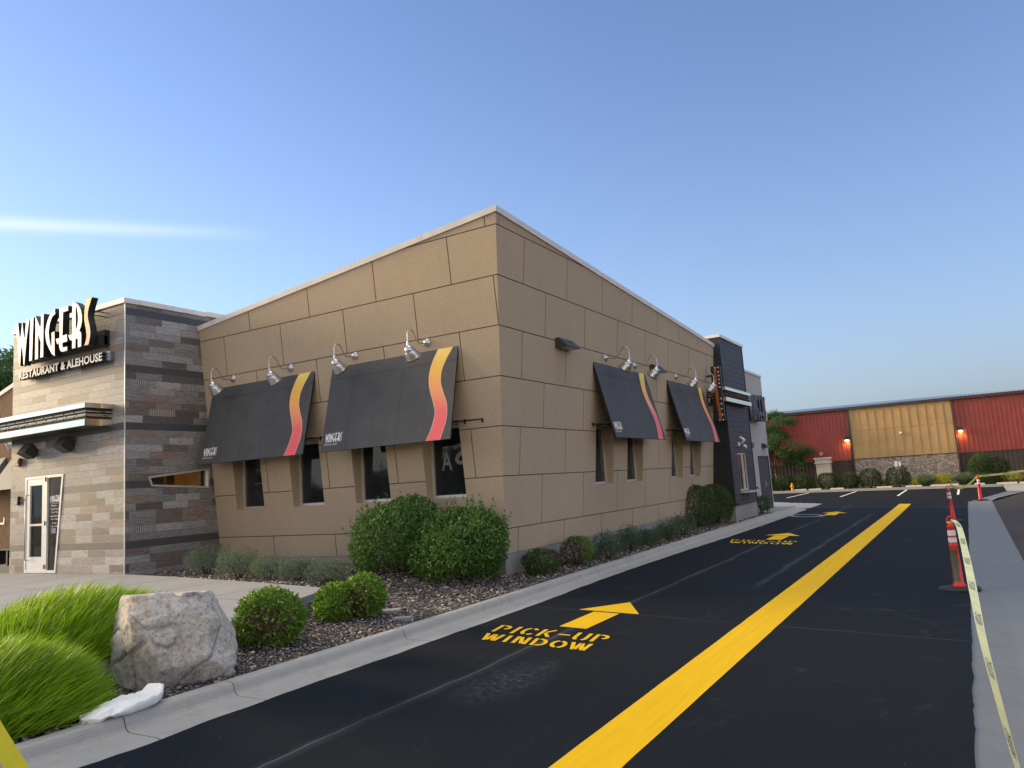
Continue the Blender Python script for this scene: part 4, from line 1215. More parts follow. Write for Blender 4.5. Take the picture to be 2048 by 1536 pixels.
for k, c in enumerate((.62, .78)): mb.box(DX - .058, DX - .054, 14.32 + k * .2, 14.42 + k * .2, 1.1, 2.2)
mb.obj('curtain', M['cream'], w)
mb = MB(); mb.bbox(DX + .001, DX + .30, 13.66, 14.94, .965, 1.015, .006); mb.obj('shelf', M['frame'], w)
# pale end bay with service door
mb = MB()
PX, PY0, PY1, PZ = .33, DY1 + .002, 20.15, 5.40
add_poly(mb, [[(PY0, .05), (PY1, .05), (PY1, PZ), (PY0, PZ)], [(18.2, .14), (20.02, .14), (20.02, 2.2), (18.2, 2.2)]], 0, lambda x, y, w_: (PX, x, y))
mb.poly([(PX, PY1, .05), (-4, PY1, .05), (-4, PY1, PZ), (PX, PY1, PZ)])
mb.poly([(PX - .25, PY0, 4.9), (PX - .25, PY1, 4.9), (PX - .25, PY1, PZ), (PX - .25, PY0, PZ)])
mb.obj('pale_wall', M['pale'], rest)
mb = MB(); mb.box(PX - .3, PX + .035, PY0, PY1 + .03, PZ, PZ + .08); mb.obj('coping', M['coping'], rest)
mb = MB(); mb.box(PX - .07, PX - .02, 18.22, 20.0, .15, 2.19)
d2 = mb.obj('door', M['siding'], rest); d2['label'] = 'dark grey steel service door'
mb = MB(); mb.box(PX - .02, PX + .004, 18.2, 18.25, .14, 2.2); mb.box(PX - .02, PX + .004, 19.97, 20.02, .14, 2.2); mb.box(PX - .02, PX + .004, 18.25, 19.97, 2.15, 2.2); mb.obj('door_frame', M['siding'], d2)
mb = MB(); mb.bbox(PX - .02, PX + .02, 19.02, 19.14, .98, 1.26, .01); mb.tube([(PX + .02, 19.08, 1.10), (PX + .06, 19.08, 1.10), (PX + .06, 19.24, 1.09)], .014, 6); mb.obj('handle', M['spun'], d2)

# ------------------------------------------------ left wing behind the entrance block
mb = MB()
def W3(u, z, o): return (u, -LEAN * (z - Z0) - o, z)
wc = (-24, -11.95)
mb.poly([W3(wc[0], .53, 0), W3(wc[1], .53, 0), W3(wc[1], 6.2, 0), W3(wc[0], 3.4, 0)], 0)
for k in range(16):                                        # diagonal scored joints
    for sg in (1, -1):
        xa = -24 + k * 1.3; p0, p1 = (xa, .55), (xa + sg * 4.2, 5.3)
        q = [(p0[0] - .012, p0[1], .002), (p0[0] + .012, p0[1], .002), (p1[0] + .012, p1[1], .002), (p1[0] - .012, p1[1], .002)]
        for cl in ((1, 0, wc[1]), (-1, 0, 24), (-.232, 1, 8.95)):
            q = clip_poly(q, *cl)
            if len(q) < 3: break
        if len(q) >= 3: mb.poly([W3(*p) for p in q], 1)
mb.obj('stucco_wall', [M['tan_wing'], M['groove']], rest)['label'] = 'brown stucco wall with diagonal scored joints'
mb = MB(); coping(mb, (-24, 3.42), (-11.96, 6.215), W3, n=4); mb.obj('coping', M['coping'], rest)
mb = MB(); mb.box(-24, -11.96, 0.012, .3, -.1, .529); mb.obj('foundation', M['foundation'], rest)
w = win(rest, lambda u, w_, z: (-17.9 + u, -.05 - w_, 1.53 + z), 1.15, 1.3); w['label'] = 'window in the brown left wing'
# ================================================================== things on the restaurant
# ---- awnings (local frame: x along, -y outwards, z up from the top edge)
SL = [(-0.434, 0), (-0.533, 0.121), (-0.586, 0.25), (-0.573, 0.383), (-0.51, 0.49), (-0.42, 0.616), (-0.373, 0.71), (-0.394, 0.80), (-0.441, 0.895), (-0.518, 1.0)]
SR = [(-0.115, 0), (-0.255, 0.142), (-0.322, 0.251), (-0.323, 0.373), (-0.256, 0.48), (-0.16, 0.596), (-0.122, 0.707), (-0.131, 0.814), (-0.171, 0.901), (-0.225, 1.0)]
def smooth_curve(P, n=6):
    out = []
    for i in range(len(P) - 1):
        p0, p1, p2, p3 = P[max(i - 1, 0)], P[i], P[i + 1], P[min(i + 2, len(P) - 1)]
        for k in range(n):
            t = k / n
            out.append(tuple(.5 * ((2 * p1[j]) + (-p0[j] + p2[j]) * t + (2 * p0[j] - 5 * p1[j] + 4 * p2[j] - p3[j]) * t * t + (-p0[j] + 3 * p1[j] - 3 * p2[j] + p3[j]) * t ** 3) for j in (0, 1)))
    out.append(P[-1]); return out
SLs, SRs = smooth_curve(SL), smooth_curve(SR)
AO, AD = 0.405, 1.70           # outward run, drop
nrm = Vector((0, -AD, AO)).normalized() * 1.0
nrm = Vector((0, -AD, -AO)).normalized() if False else Vector((0, -AD, AO)).normalized()
def awning(Wd, label, loc, rz):
    root = thing('awning', label, 'awning', loc, rz, 'charcoal awnings on the tan walls')
    def P(u, v, h):   # u along, v 0..1 down, h off the face
        bow = 0
        return (u + nrm.x * h, -.01 - AO * v + nrm.y * h, -AD * v + nrm.z * h + bow)
    mb = MB()
    nu, nv = 14, 8
    def dz(u, v): return .006 * noise.noise(Vector((u * 2.3 + loc[0], v * 3.1, loc[1]))) 
    for i in range(nu):
        for j in range(nv):
            a, b, c, d = i / nu * Wd, (i + 1) / nu * Wd, j / nv, (j + 1) / nv
            mb.poly([P(a, c, 0), P(b, c, 0), P(b, d, 0), P(a, d, 0)], 0)
    e = .03
    mb.poly([P(0, 0, 0), P(0, 1, 0), P(0, 1, -e), P(0, 0, -e)], 1); mb.poly([P(Wd, 0, 0), P(Wd, 1, 0), P(Wd, 1, -e), P(Wd, 0, -e)], 1)
    mb.poly([P(0, 0, 0), P(Wd, 0, 0), P(Wd, 0, -e), P(0, 0, -e)], 1); mb.poly([P(0, 1, 0), P(Wd, 1, 0), P(Wd, 1, -e), P(0, 1, -e)], 1)
    mb.poly([P(0, 0, -e), P(Wd, 0, -e), P(Wd, 1, -e), P(0, 1, -e)], 1)
    # sewn seams
    mb.poly([P(0, .148, .0015), P(Wd, .148, .0015), P(Wd, .153, .0015), P(0, .153, .0015)], 2)
    for k in range(1, 5): mb.poly([P(Wd * k / 5 - .003, .153, .0012), P(Wd * k / 5 + .003, .153, .0012), P(Wd * k / 5 + .003, 1, .0012), P(Wd * k / 5 - .003, 1, .0012)], 2)
    mb.obj('canvas', [M['canvas'], M['canvas_edge'], M['seam']], root)
    mb = MB()
    for i in range(len(SLs) - 1):
        a, b, c, d = SLs[i], SLs[i + 1], SRs[i + 1], SRs[i]
        mb.poly([P(Wd + a[0] - .012, a[1], .003), P(Wd + b[0] - .012, b[1], .003), P(Wd + c[0] + .012, c[1], .003), P(Wd + d[0] + .012, d[1], .003)], 1)
        mb.poly([P(Wd + a[0], a[1], .0045), P(Wd + b[0], b[1], .0045), P(Wd + c[0], c[1], .0045), P(Wd + d[0], d[1], .0045)], 0)
    mb.obj('flame_stripe', [M['flame'], M['flame_edge']], root)
    mb = MB(); s_ = .44 / LW
    Ld = math.hypot(AO, AD)
    for k, loops in logo_letters():
        add_poly(mb, loops, 0, lambda x, y, w: P(.075 + x * s_, .905 - y * s_ * 1.25 / Ld, .0035), 1 if k == 'S' else 0)
    mb.obj('lettering', [M['white_print'], M['flame_edge']], root); mb = MB()
    add_text(mb, 'RESTAURANT & ALEHOUSE', .33, .026, lambda u, v, w: P(.07 + u, .93 - v / Ld, .0035), 0, .008)
    mb.obj('lettering', [M['white_print'], M['flame_edge']], root)
    mb = MB()
    for u in (.03, Wd - .03):
        mb.tube([P(u, .02, -.05), P(u, .98, -.05)], .014, 6)
        yb = AO * 1.0
        mb.tube([(u, -.30, -1.37), (u, .13, -1.37)], .012, 6)
        mb.box(u - .012, u + .012, .11, .15, -1.42, -1.33)
    mb.tube([P(0.03, .97, -.05), P(Wd - .03, .97, -.05)], .014, 6); mb.tube([P(0.03, .03, -.05), P(Wd - .03, .03, -.05)], .014, 6)
    # stubs of the wall rail either side
    mb.box(-.05, Wd + .36, .125, .15, -1.375, -1.35); mb.box(Wd + .33, Wd + .36, .10, .15, -1.42, -1.35)
    mb.obj('frame', M['black'], root)
    return root
awning(3.143, 'charcoal awning with flame stripe on the front wall, next to the stone entrance block', (-7.233, -.372, 4.30), 0)
awning(3.086, 'charcoal awning with flame stripe on the front wall, the one nearer the building corner', (-3.59, -.372, 4.30), 0)
awning(3.16, 'charcoal awning with flame stripe on the shaded side wall, nearer the building corner', (.372, 3.54, 4.30), math.pi / 2)
awning(3.26, 'charcoal awning with flame stripe on the shaded side wall, beside the dark tower', (.372, 8.343, 4.30), math.pi / 2)

# ---- gooseneck lamps (local: origin on the wall plate, -y outwards)
def lamp(label, loc, rz, tmpl=None, group='gooseneck lamps over the awnings'):
    root = thing('gooseneck_lamp', label, 'wall lamp', loc, rz, group)
    T = Matrix.Rotation(math.radians(90), 4, 'X')
    mb = MB(); mb.lathe([(0, .055), (.03, .055), (.04, .03), (.075, .022), (.083, .01), (.083, -.012)], 20, 0, T)
    mb.obj('wall_plate', M['spun'], root)
    path = smooth_curve([(0.03, 0), (.12, -.025), (.25, -.035), (.334, .045), (.395, .14), (.47, .185), (.545, .15), (.575, .07), (.577, -.02), (.572, -.075)], 5)
    mb = MB(); mb.tube([(0, -a, b) for a, b in path], .0105, 8); mb.obj('arm', M['spun'], root)
    Tl = Matrix.Translation((0, -.572, -.07)) @ Matrix.Rotation(math.radians(14), 4, 'X') @ Matrix.Scale(1.22, 4)
    mb = MB(); mb.lathe([(.012, .02), (.022, .0), (.024, -.045), (.045, -.055), (.066, -.085), (.073, -.12), (.062, -.155)], 20, 0, Tl)
    mb.obj('socket_cap', M['spun'], root)
    Ts = Tl @ Matrix.Translation((0, .01, -.13)) @ Matrix.Rotation(math.radians(30), 4, 'X')
    mb = MB(); mb.lathe([(.045, .05), (.072, .02), (.090, -.015), (.102, -.06), (.112, -.10), (.124, -.125), (.118, -.125), (.098, -.06), (.08, -.02), (.05, .02), (0, .03)], 24, 0, Ts)
    mb.obj('shade', M['spun'], root)
    return root
lamps = [(-6.554, 'leftmost gooseneck lamp on the front wall, over the left end of the first awning'), (-4.764, 'gooseneck lamp over the right end of the left front awning'),
         (-2.969, 'gooseneck lamp over the left end of the right front awning'), (-1.19, 'gooseneck lamp nearest the building corner, over the front awning')]
l0 = lamp(lamps[0][1], (lamps[0][0], -.395, 4.46), 0)
for x, lb in lamps[1:]: relabel(copy_tree(l0), lb, (x, -.395, 4.46))
for y, lb in ((4.22, 'gooseneck lamp on the side wall nearest the corner, over the first side awning'), (5.99, 'second gooseneck lamp on the side wall, right end of the first side awning'),
              (9.10, 'third gooseneck lamp on the side wall, left end of the awning by the tower'), (10.87, 'gooseneck lamp on the side wall right beside the dark tower')):
    relabel(copy_tree(l0), lb, (.395, y, 4.46), math.pi / 2)
relabel(copy_tree(l0), 'gooseneck lamp under the chrome canopy at the far left edge, on the brown wing', (-15.0, -.36, 3.95), 0)

# ---- wedge wall packs on the side wall
def wallpack(label, loc, s=1.0):
    mb = MB()
    w, h = .31 * s, .19 * s
    # local: +x outwards, y along
    pr = [(0, h), (.10 * s, h), (.26 * s, .02), (.26 * s, 0), (0, 0)]
    mb.poly([(x, -w, z) for x, z in pr]); mb.poly([(x, w, z) for x, z in pr][::-1])
    for i in range(5):
        a, b = pr[i], pr[(i + 1) % 5]; mb.poly([(a[0], -w, a[1]), (a[0], w, a[1]), (b[0], w, b[1]), (b[0], -w, b[1])], 0)
    root = thing('wall_light', label, 'wall light', loc, 0, 'dark wedge wall lights')
    mb.obj('housing', M['fixture'], root)
    m2 = MB(); m2.box(.05 * s, .23 * s, -w * .8, w * .8, -.012, -.002); m2.obj('lens', M['lens'], root)
wallpack('dark wedge wall light on the side wall between the corner and the first side awning', (.388, 2.05, 4.40))
wallpack('dark wedge wall light between the two side wall awnings', (.39, 7.35, 4.40))
wallpack('small dark wedge wall light above the grey service door', (PX, 19.3, 2.52), .85)

# ---- main sign
sg = thing('illuminated_sign', 'large white channel letters with a flame coloured last letter on the stone entrance block', 'sign', (-9.6, TY, 5.1))
def S3(x, z, w): return (x + 9.6, w - 0, z - 5.1)
sy0 = -.385; dep = .135
for k, loops in logo_letters():
    mb = MB(); L_ = [[(x - 11.108, z + 5.087) for x, z in lp] for lp in loops]
    add_poly(mb, L_, dep / 2, lambda x, y, w: S3(x, y, sy0 + dep / 2 + w), 0)
    o = mb.obj('letter', M['sign_side'], sg)
    m2 = MB()
    lp = L_[0]; cx = sum(p[0] for p in lp) / len(lp); cz_ = sum(p[1] for p in lp) / len(lp)
    # face set slightly in from the returns
    def inset(lp, s):
        n = len(lp); ar = sum(lp[i][0] * lp[(i + 1) % n][1] - lp[(i + 1) % n][0] * lp[i][1] for i in range(n)); sgn = 1 if ar > 0 else -1; out = []
        for i in range(n):
            p0, p1, p2 = Vector(lp[i - 1]), Vector(lp[i]), Vector(lp[(i + 1) % n]); e1 = (p1 - p0).normalized(); e2 = (p2 - p1).normalized()
            n1 = Vector((-e1.y, e1.x)) * sgn; n2 = Vector((-e2.y, e2.x)) * sgn; q = (n1 + n2); q = q / max(q.length_squared, .9) * 2
            out.append(tuple(p1 + q * s))
        return out
    F_ = [inset(lp, .009)] + [inset(lp2[::1], -.009) if False else inset(lp2, -.0) for lp2 in L_[1:]]
    add_poly(m2, F_, 0, lambda x, y, w: S3(x, y, sy0 - .004), 0)
    if k == 'S':
        mm = M.get('sface')
        if mm is None:
            mm, nt, b = new_mat('s_face'); g = N(nt); x_, y_, z_ = g.sep(g.coord())
            nt.links.new(g.ramp(g.math('ADD', z_, 0.0), [(0.1, (.72, .24, .20)), (.45, (.74, .30, .17)), (.7, (.74, .38, .10)), (1.0, (.74, .45, .09))]), b.inputs['Base Color']); M['sface'] = mm
        m2.obj('letter_face', mm, o)
    else: m2.obj('letter_face', M['sign_face'], o)
mb = MB(); mb.box(-11.0 + 9.6, -8.08 + 9.6, -.24, -.05, .08, .30); mb.box(-8.36 + 9.6, -8.08 + 9.6, -.12, .0, .10, .42)
for x in (-10.8, -10.0, -9.2, -8.55): mb.tube([(x + 9.6, -.06, .2), (x + 9.6, 0, .2)], .03, 6)
for x, z in ((-8.315, .85), (-9.0, .62), (-10.3, .62), (-10.9, .6)): mb.tube([(x + 9.6, -.25, z), (x + 9.6, 0.0, z)], .012, 6); mb.tube([(x + 9.6, -.25, z - .09), (x + 9.6, 0.0, z - .09)], .012, 6)
mb.obj('raceway', M['sign_side'], sg)
sg2 = thing('lettering_sign', 'white RESTAURANT & ALEHOUSE letters on a black strip under the big sign', 'sign', (-9.6, TY, 4.85))
mb = MB(); d0 = -.17
Vt, Ft = text_data('RESTAURANT & ALEHOUSE', 1.0, .018, 0.0, spacing=1.02)
add_text(mb, 'RESTAURANT & ALEHOUSE', 3.27, .18, lambda u, v, w: (-11.35 + 9.6 + u, d0 - .003, v + .002), 0, .030, 0.0, 1.05)
mb.obj('lettering', M['white_print'], sg2)
mb = MB()
add_text(mb, 'RESTAURANT & ALEHOUSE', 3.285, .19, lambda u, v, w: (-11.357 + 9.6 + u, d0 + .065 + w, v - .003), 0, .048, .06, 1.05)
mb.box(-11.3 + 9.6, -8.12 + 9.6, -.06, -.0, .03, .15)
mb.obj('letter_backing', M['sign_side'], sg2)
mb = MB(); mb.bbox(-8.10 + 9.6, -7.93 + 9.6, -.09, 0, .0, .2, .01); mb.obj('junction_box', M['steel'], sg2)

# ---- chrome canopies
def chrome_canopy(label, loc, rz, W, D, H, wrapL=True):
    root = thing('chrome_canopy', label, 'canopy', loc, rz, 'ribbed chrome canopies')
    mb = MB()
    prof_c = [(-.03, H), (0, H), (0, H * .79), (-.07, H * .785), (-.07, H * .72), (-.03, H * .71), (-.012, H * .66), (-.03, H * .61), (-.07, H * .60), (-.07, H * .545), (-.03, H * .535), (-.005, H * .475), (-.03, H * .415), (-.07, H * .405), (-.07, H * .34), (-.03, H * .335), (-.006, H * .29), (0, H * .27), (0, 0), (-.03, 0)]
    dark = {2, 3, 7, 8, 9, 12, 13, 14}
    for i in range(len(prof_c) - 1):
        a, b = prof_c[i], prof_c[i + 1]; mi_ = 1 if i in dark and abs(a[0] + .07) < .001 or (i in dark and abs(b[0] + .07) < .001) else 0
        mb.poly([(-a[0], -D - a[0], a[1]), (W + a[0], -D - a[0], a[1]), (W + b[0], -D - b[0], b[1]), (-b[0], -D - b[0], b[1])], mi_)
        mb.poly([(W + a[0], -D - a[0], a[1]), (W + a[0], 0, a[1]), (W + b[0], 0, b[1]), (W + b[0], -D - b[0], b[1])], mi_)
        mb.poly([(-a[0], -D - a[0], a[1]), (-a[0], 0, a[1]), (-b[0], 0, b[1]), (-b[0], -D - b[0], b[1])], mi_)
    mb.obj('chrome_fascia', [M['chrome'], M['fixture']], root)
    mb = MB(); mb.box(.02, W - .02, -D + .02, 0, .005, .02); mb.obj('soffit', M['fixture'], root)
    mb = MB(); mb.box(.02, W - .02, -D + .02, 0, H - .02, H - .005); mb.obj('top_sheet', M['steel'], root)
    mb = MB()
    k = int(W / .38)
    for i in range(k):
        x = .2 + i * .38
        for z in (H * .44, H * .63): mb.lathe([(0, .012), (.012, .010), (.014, 0)], 8, 0, Matrix.Translation((x, -D - (-.018), z)) @ Matrix.Rotation(math.radians(90), 4, 'X'))
    mb.obj('rivet', M['black'], root)['kind'] = 'stuff'
    return root
chrome_canopy('long ribbed chrome canopy over the entrance on the stone block', (-12.75, TY, 3.47), 0, 4.80, .60, .46)
chrome_canopy('short ribbed chrome canopy wrapping the dark tower', (0.40, 12.05, 3.88), math.pi / 2, 3.25, .58, .45)
# canopy hangs from the tower: local x runs along +Y, out is +X
# ---- flood lights under the long canopy
def flood(label, loc):
    root = thing('flood_light', label, 'flood light', loc, 0, 'black box flood lights under the canopy')
    T = Matrix.Rotation(math.radians(-32), 4, 'X') 
    mb = MB()
    P0 = [(-.15, -.02, .10), (.15, -.02, .10), (.15, -.02, -.10), (-.15, -.02, -.10)]; P1 = [(-.17, -.28, .15), (.17, -.28, .15), (.17, -.28, -.13), (-.17, -.28, -.13)]
    TT = Matrix.Translation((0, -.13, -.0)) @ Matrix.Rotation(math.radians(-38), 4, 'X')
    P0 = [tuple(TT @ Vector((a, b + .15, c))) for a, b, c in P0]; P1 = [tuple(TT @ Vector((a, b + .15, c))) for a, b, c in P1]
    mb.poly(P0); mb.poly(P1[::-1], 0)
    for i in range(4): mb.poly([P0[i], P0[(i + 1) % 4], P1[(i + 1) % 4], P1[i]])
    mb.obj('housing', M['fixture'], root)
    mb = MB(); mb.tube([(.19, -.16, .02), (.19, -.05, -.02), (0.05, -.04, -.02), (0.02, 0, -.02)], .016, 6); mb.lathe([(0, .02), (.045, .015), (.05, 0)], 12, 0, Matrix.Rotation(math.radians(90), 4, 'X') @ Matrix.Translation((0.02, -.02, 0)))
    mb.obj('bracket', M['fixture'], root)
flood('black box flood light under the canopy above the door', (-10.95, TY, 3.16)); flood('black box flood light under the canopy right of the door', (-9.50, TY, 3.19))
# ---- alarm and keypad
root = thing('fire_alarm', 'small dark red alarm box on the stone wall left of the door', 'alarm', (-11.60, TY, 2.97))
mb = MB(); mb.bbox(-.11, .11, -.07, 0, -.09, .09, .012); mb.obj('housing', M['red_dev'], root)
mb = MB(); mb.box(-.07, .07, -.078, -.07, -.03, .05); mb.obj('strobe', M['lens'], root)
root = thing('card_reader', 'small black card reader on the stone wall beside the door', 'card reader', (-11.60, TY, 2.09))
mb = MB(); mb.bbox(-.06, .06, -.05, 0, -.10, .10, .008); mb.obj('housing', M['black'], root)
mb = MB(); mb.box(-.02, .02, -.056, -.05, -.06, -.02); mb.obj('button', M['white_print'], root)

# ---- grey-faced name letters on the pale bay, seen edge on
sg3 = thing('illuminated_sign', 'dark channel letters spelling the restaurant name on the pale end bay, seen edge on', 'sign', (PX, 16.0, 3.42))
for k, loops in logo_letters():
    mb = MB(); L_ = [[(x * .93, z * .95) for x, z in lp] for lp in loops]
    add_poly(mb, L_, .11, lambda x, y, w: (.28 + w, x, y), 0)
    o = mb.obj('letter', M['sign_side'], sg3)
    m2 = MB(); add_poly(m2, L_, 0, lambda x, y, w: (.394, x, y), 0); m2.obj('letter_face', M['sign_face'] if k == 'S' else M['sign_dark'], o)
mb = MB(); mb.box(0, .16, .1, 2.7, .15, .35); mb.obj('raceway', M['sign_side'], sg3)
# ---- vertical marquee blade
bl = thing('blade_sign', 'narrow black blade sign with a wavy red orange strip and bulbs beside the chrome canopy', 'sign', (.42, 11.93, 3.27))
mb = MB(); mb.box(.19, .49, 0, .09, 0, 1.72); mb.box(-.1, .19, .03, .06, 1.4, 1.46); mb.box(-.1, .19, .03, .06, .5, .56); mb.obj('panel', M['black'], bl)
mb = MB()
wav = [(.335, 1.64), (.33, 1.42), (.328, 1.2), (.32, 1.0), (.322, .8), (.325, .6), (.335, .43), (.36, .22), (.355, .03)]
ws = smooth_curve(wav, 8)
for i in range(len(ws) - 1):
    a, b = ws[i], ws[i + 1]
    for q in range(3):
        u0 = -.04 + q * .027
        mb.bbox(a[0] + u0 + rnd.uniform(-.003, .003), a[0] + u0 + .026, -.035 - rnd.uniform(0, .015), -.002, b[1], a[1] - .002, .004)
mb.obj('flame_strip', M['neon'], bl)
mb = MB()
for z in (1.66, 1.52, 1.40, 1.28, 1.16, 1.04, .68, .52, .36, .18, .02):
    for x in ((.43,) if z not in (1.66, .02) else (.33, .43)):
        mb.lathe([(0, .045), (.02, .04), (.028, .022), (.02, .0)], 10, 0, Matrix.Translation((x, -.0, z)) @ Matrix.Rotation(math.radians(90), 4, 'X'))
mb.obj('bulbs', M['bulb'], bl)
# ---- small gear on the tower
root = thing('security_camera', 'white twin head security camera above the pick-up window', 'camera', (DX, 13.95, 2.62))
mb = MB(); mb.bbox(0, .05, -.06, .06, -.12, .02, .01); mb.tube([(.04, 0, -.05), (.14, 0, -.02), (.18, 0, .02)], .02, 6); mb.obj('mount', M['white_print'], root)
mb = MB(); mb.tube([(.10, -.10, .17), (.27, -.20, .05)], .048, 10); mb.tube([(.16, .04, -.10), (.26, .02, -.17)], .045, 10); mb.obj('camera_head', M['white_print'], root)
root = thing('speaker_horn', 'round brown horn speaker on the pale wall beside the dark tower', 'speaker', (PX, 17.0, 2.58))
mb = MB(); mb.lathe([(0.03, 0), (.04, .05), (.07, .12), (.12, .17), (.13, .17), (.11, .16), (.02, .08)], 18, 0, Matrix.Rotation(math.radians(90), 4, 'Y')); mb.obj('horn', M['horn'], root)
mb = MB(); mb.box(0, .10, -.07, .07, -.14, .02); mb.obj('bracket', M['black'], root)
def bib(label, loc):
    mb = MB(); mb.lathe([(.045, 0), (.045, .01), (.02, .02), (.02, .08)], 10, 0, Matrix.Rotation(math.radians(90), 4, 'Y')); mb.tube([(.08, 0, .02), (.10, 0, -.05)], .016, 6); mb.box(.06, .09, -.03, .03, .03, .045)
    o = mb.obj('hose_tap', M['black']); o.location = loc; tag(o, label, 'tap', 'black wall taps')
bib('black wall tap at the foot of the dark tower corner', (DX, 12.95, .66)); bib('black wall tap on the tower beside the service door', (DX, 15.72, 1.06))
root = thing('downpipe', 'black downpipe at the far end of the pale bay', 'downpipe', (PX - .1, 20.35, 0))
mb = MB(); mb.tube([(0, 0, .12), (0, 0, 2.2)], .055, 10); mb.obj('pipe', M['black'], root)
mb = MB()
for z in (.5, 1.6): mb.box(-.06, .06, -.2, .06, z, z + .04)
mb.obj('bracket', M['black'], root)

# ---- left wing awning and bench
def wing_awning(x, label):
    root = thing('awning', label, 'awning', (x, -.33, 3.42), 0, 'grey awnings on the brown left wing')
    mb = MB(); W = 2.2
    mb.poly([(0, 0, 0), (W, 0, 0), (W, -.62, -.95), (0, -.62, -.95)], 0)
    mb.poly([(0, -.01, -.02), (W, -.01, -.02), (W, -.60, -.96), (0, -.60, -.96)], 0)
    for u in (0, W): mb.poly([(u, 0, 0), (u, -.62, -.95), (u, .06, -.95)], 0)
    mb.obj('canvas', M['awn_grey'], root)
    mb = MB(); mb.tube([(.03, -.56, -.93), (.03, .1, -.93)], .014, 6); mb.tube([(W - .03, -.56, -.93), (W - .03, .1, -.93)], .014, 6); mb.obj('frame', M['black'], root)
wing_awning(-18.5, 'grey awning at the left edge of the picture, over the wing window'); wing_awning(-15.9, 'grey awning on the brown wing right against the stone block')
root = thing('bench', 'dark bench against the brown wing left of the stone block', 'bench', (-14.9, -.62, .46))
mb = MB()
for k in range(4): mb.bbox(-1.2, .95, -.3 + k * .13, -.2 + k * .13, .40, .44, .006)
mb.obj('seat', M['black'], root)
for x in (-1.0, -.1, .75):
    mb = MB(); mb.box(x, x + .07, -.28, .2, 0, .40); mb.obj('leg', M['black'], root)
# ================================================================== painted markings
def gpt(x, y, h=.009): return (x, y, gz(x, y) + h)
mb = MB(); ys = frange(-16, 23.8, .35)
def yx(y, s): return (4.555 if s == 0 else 4.985) + .006 * noise.noise(Vector((s * 9, y * 2.2, 1)))
for a, b in zip(ys, ys[1:]): mb.poly([gpt(yx(a, 0), a), gpt(yx(a, 1), a), gpt(yx(b, 1), b), gpt(yx(b, 0), b)])
tag(mb.obj('painted_line', M['yellow']), 'broad solid yellow line painted down the middle of the black drive', 'road marking')
def arrow(cx, y0, label, L=1.86, hw=.44):
    mb = MB(); sw = .185
    yh = y0 + (L - .80)
    def band(xa0, xb0, ya, xa1, xb1, yb): mb.poly([gpt(xa0, ya), gpt(xb0, ya), gpt(xb1, yb), gpt(xa1, yb)])
    band(cx - sw, cx + sw, y0, cx - sw, cx + sw, yh - .03)
    band(cx - hw, cx + hw, yh + .03, cx - hw * .5, cx + hw * .5, yh + .415); mb.poly([gpt(cx - hw * .5, yh + .415), gpt(cx + hw * .5, yh + .415), gpt(cx, y0 + L)])
    tag(mb.obj('painted_arrow', M['yellow']), label, 'road marking', 'yellow arrows on the drive')
arrow(2.77, -3.03, 'nearest yellow arrow on the drive, just past the lettering')
arrow(2.80, 8.2, 'middle yellow arrow on the drive beside the dark tower')
arrow(2.82, 17.1, 'farthest yellow arrow on the drive, beyond the round collar')
# stencil letters: strokes in a 1 x 1 cell (u right, v up), pairs of centre lines
def arc(cx, cy, rx, ry, a0, a1, n=7): return [(cx + rx * math.cos(R_(a0 + (a1 - a0) * k / n)), cy + ry * math.sin(R_(a0 + (a1 - a0) * k / n))) for k in range(n + 1)]
ST = {'P': [[(.12, 0), (.12, 1)], [(.34, .93)] + arc(.52, .70, .32, .23, 90, -80)[0:], ],
      'I': [[(.5, 0), (.5, 1)]],
      'C': [arc(.5, .5, .42, .45, 80, 35, 4), arc(.5, .5, .42, .45, 110, 250, 9), arc(.5, .5, .42, .45, -80, -35, 4)],
      'K': [[(.12, 0), (.12, 1)], [(.36, .55), (.85, 1)], [(.40, .48), (.88, 0)]],
      '-': [[(.05, .5), (.95, .5)]],
      'U': [[(.12, 1), (.12, .35)] + arc(.40, .33, .28, .28, 190, 255, 4), [(.88, 1), (.88, .35)] + arc(.60, .33, .28, .28, -10, -75, 4)],
      'W': [[(.04, 1), (.24, 0)], [(.34, .05), (.48, .95)], [(.54, .95), (.68, .05)], [(.78, 0), (.97, 1)]],
      'N': [[(.12, 0), (.12, 1)], [(.34, .95), (.66, .05)], [(.88, 0), (.88, 1)]],
      'D': [[(.12, 0), (.12, 1)], [(.36, .94)] + arc(.42, .5, .46, .44, 80, -80, 10) + [(.36, .06)]],
      'O': [arc(.5, .5, .42, .46, 100, 260, 10), arc(.5, .5, .42, .46, 80, -80, 10)]}
def stencil(word, ox, oy, W, H, mb, shear=(-.075, 0), gap=.045, sw=.075, slope_=0.0):
    widths = {'I': .45, '-': .9, 'W': 1.25}
    tot = sum(widths.get(c, 1.0) for c in word) + .28 * (len(word) - 1)
    u = 0
    for c in word:
        cw = widths.get(c, 1.0)
        for st in ST[c]:
            pts = []
            for (a, b) in st:
                X = (u + a * cw) / tot * W; Y = b * H
                pts.append(Vector((ox + X - shear[0] * (b) * 1.0, oy + Y + slope_ * X)))
            n = len(pts); Lf = []; Rt = []
            for i in range(n):
                d = (pts[min(i + 1, n - 1)] - pts[max(i - 1, 0)]).normalized(); q = Vector((-d.y, d.x)) * sw * .5
                Lf.append(pts[i] + q); Rt.append(pts[i] - q)
            for i in range(n - 1): mb.poly([gpt(*Lf[i]), gpt(*Lf[i + 1]), gpt(*Rt[i + 1]), gpt(*Rt[i])])
        u += cw + .28
mb = MB()
stencil('PICK-UP', 1.95, -3.61, 1.50, .36, mb, (.06, 0), sw=.047)
stencil('WINDOW', 2.06, -4.03, 1.37, .31, mb, (.08, 0), sw=.047)
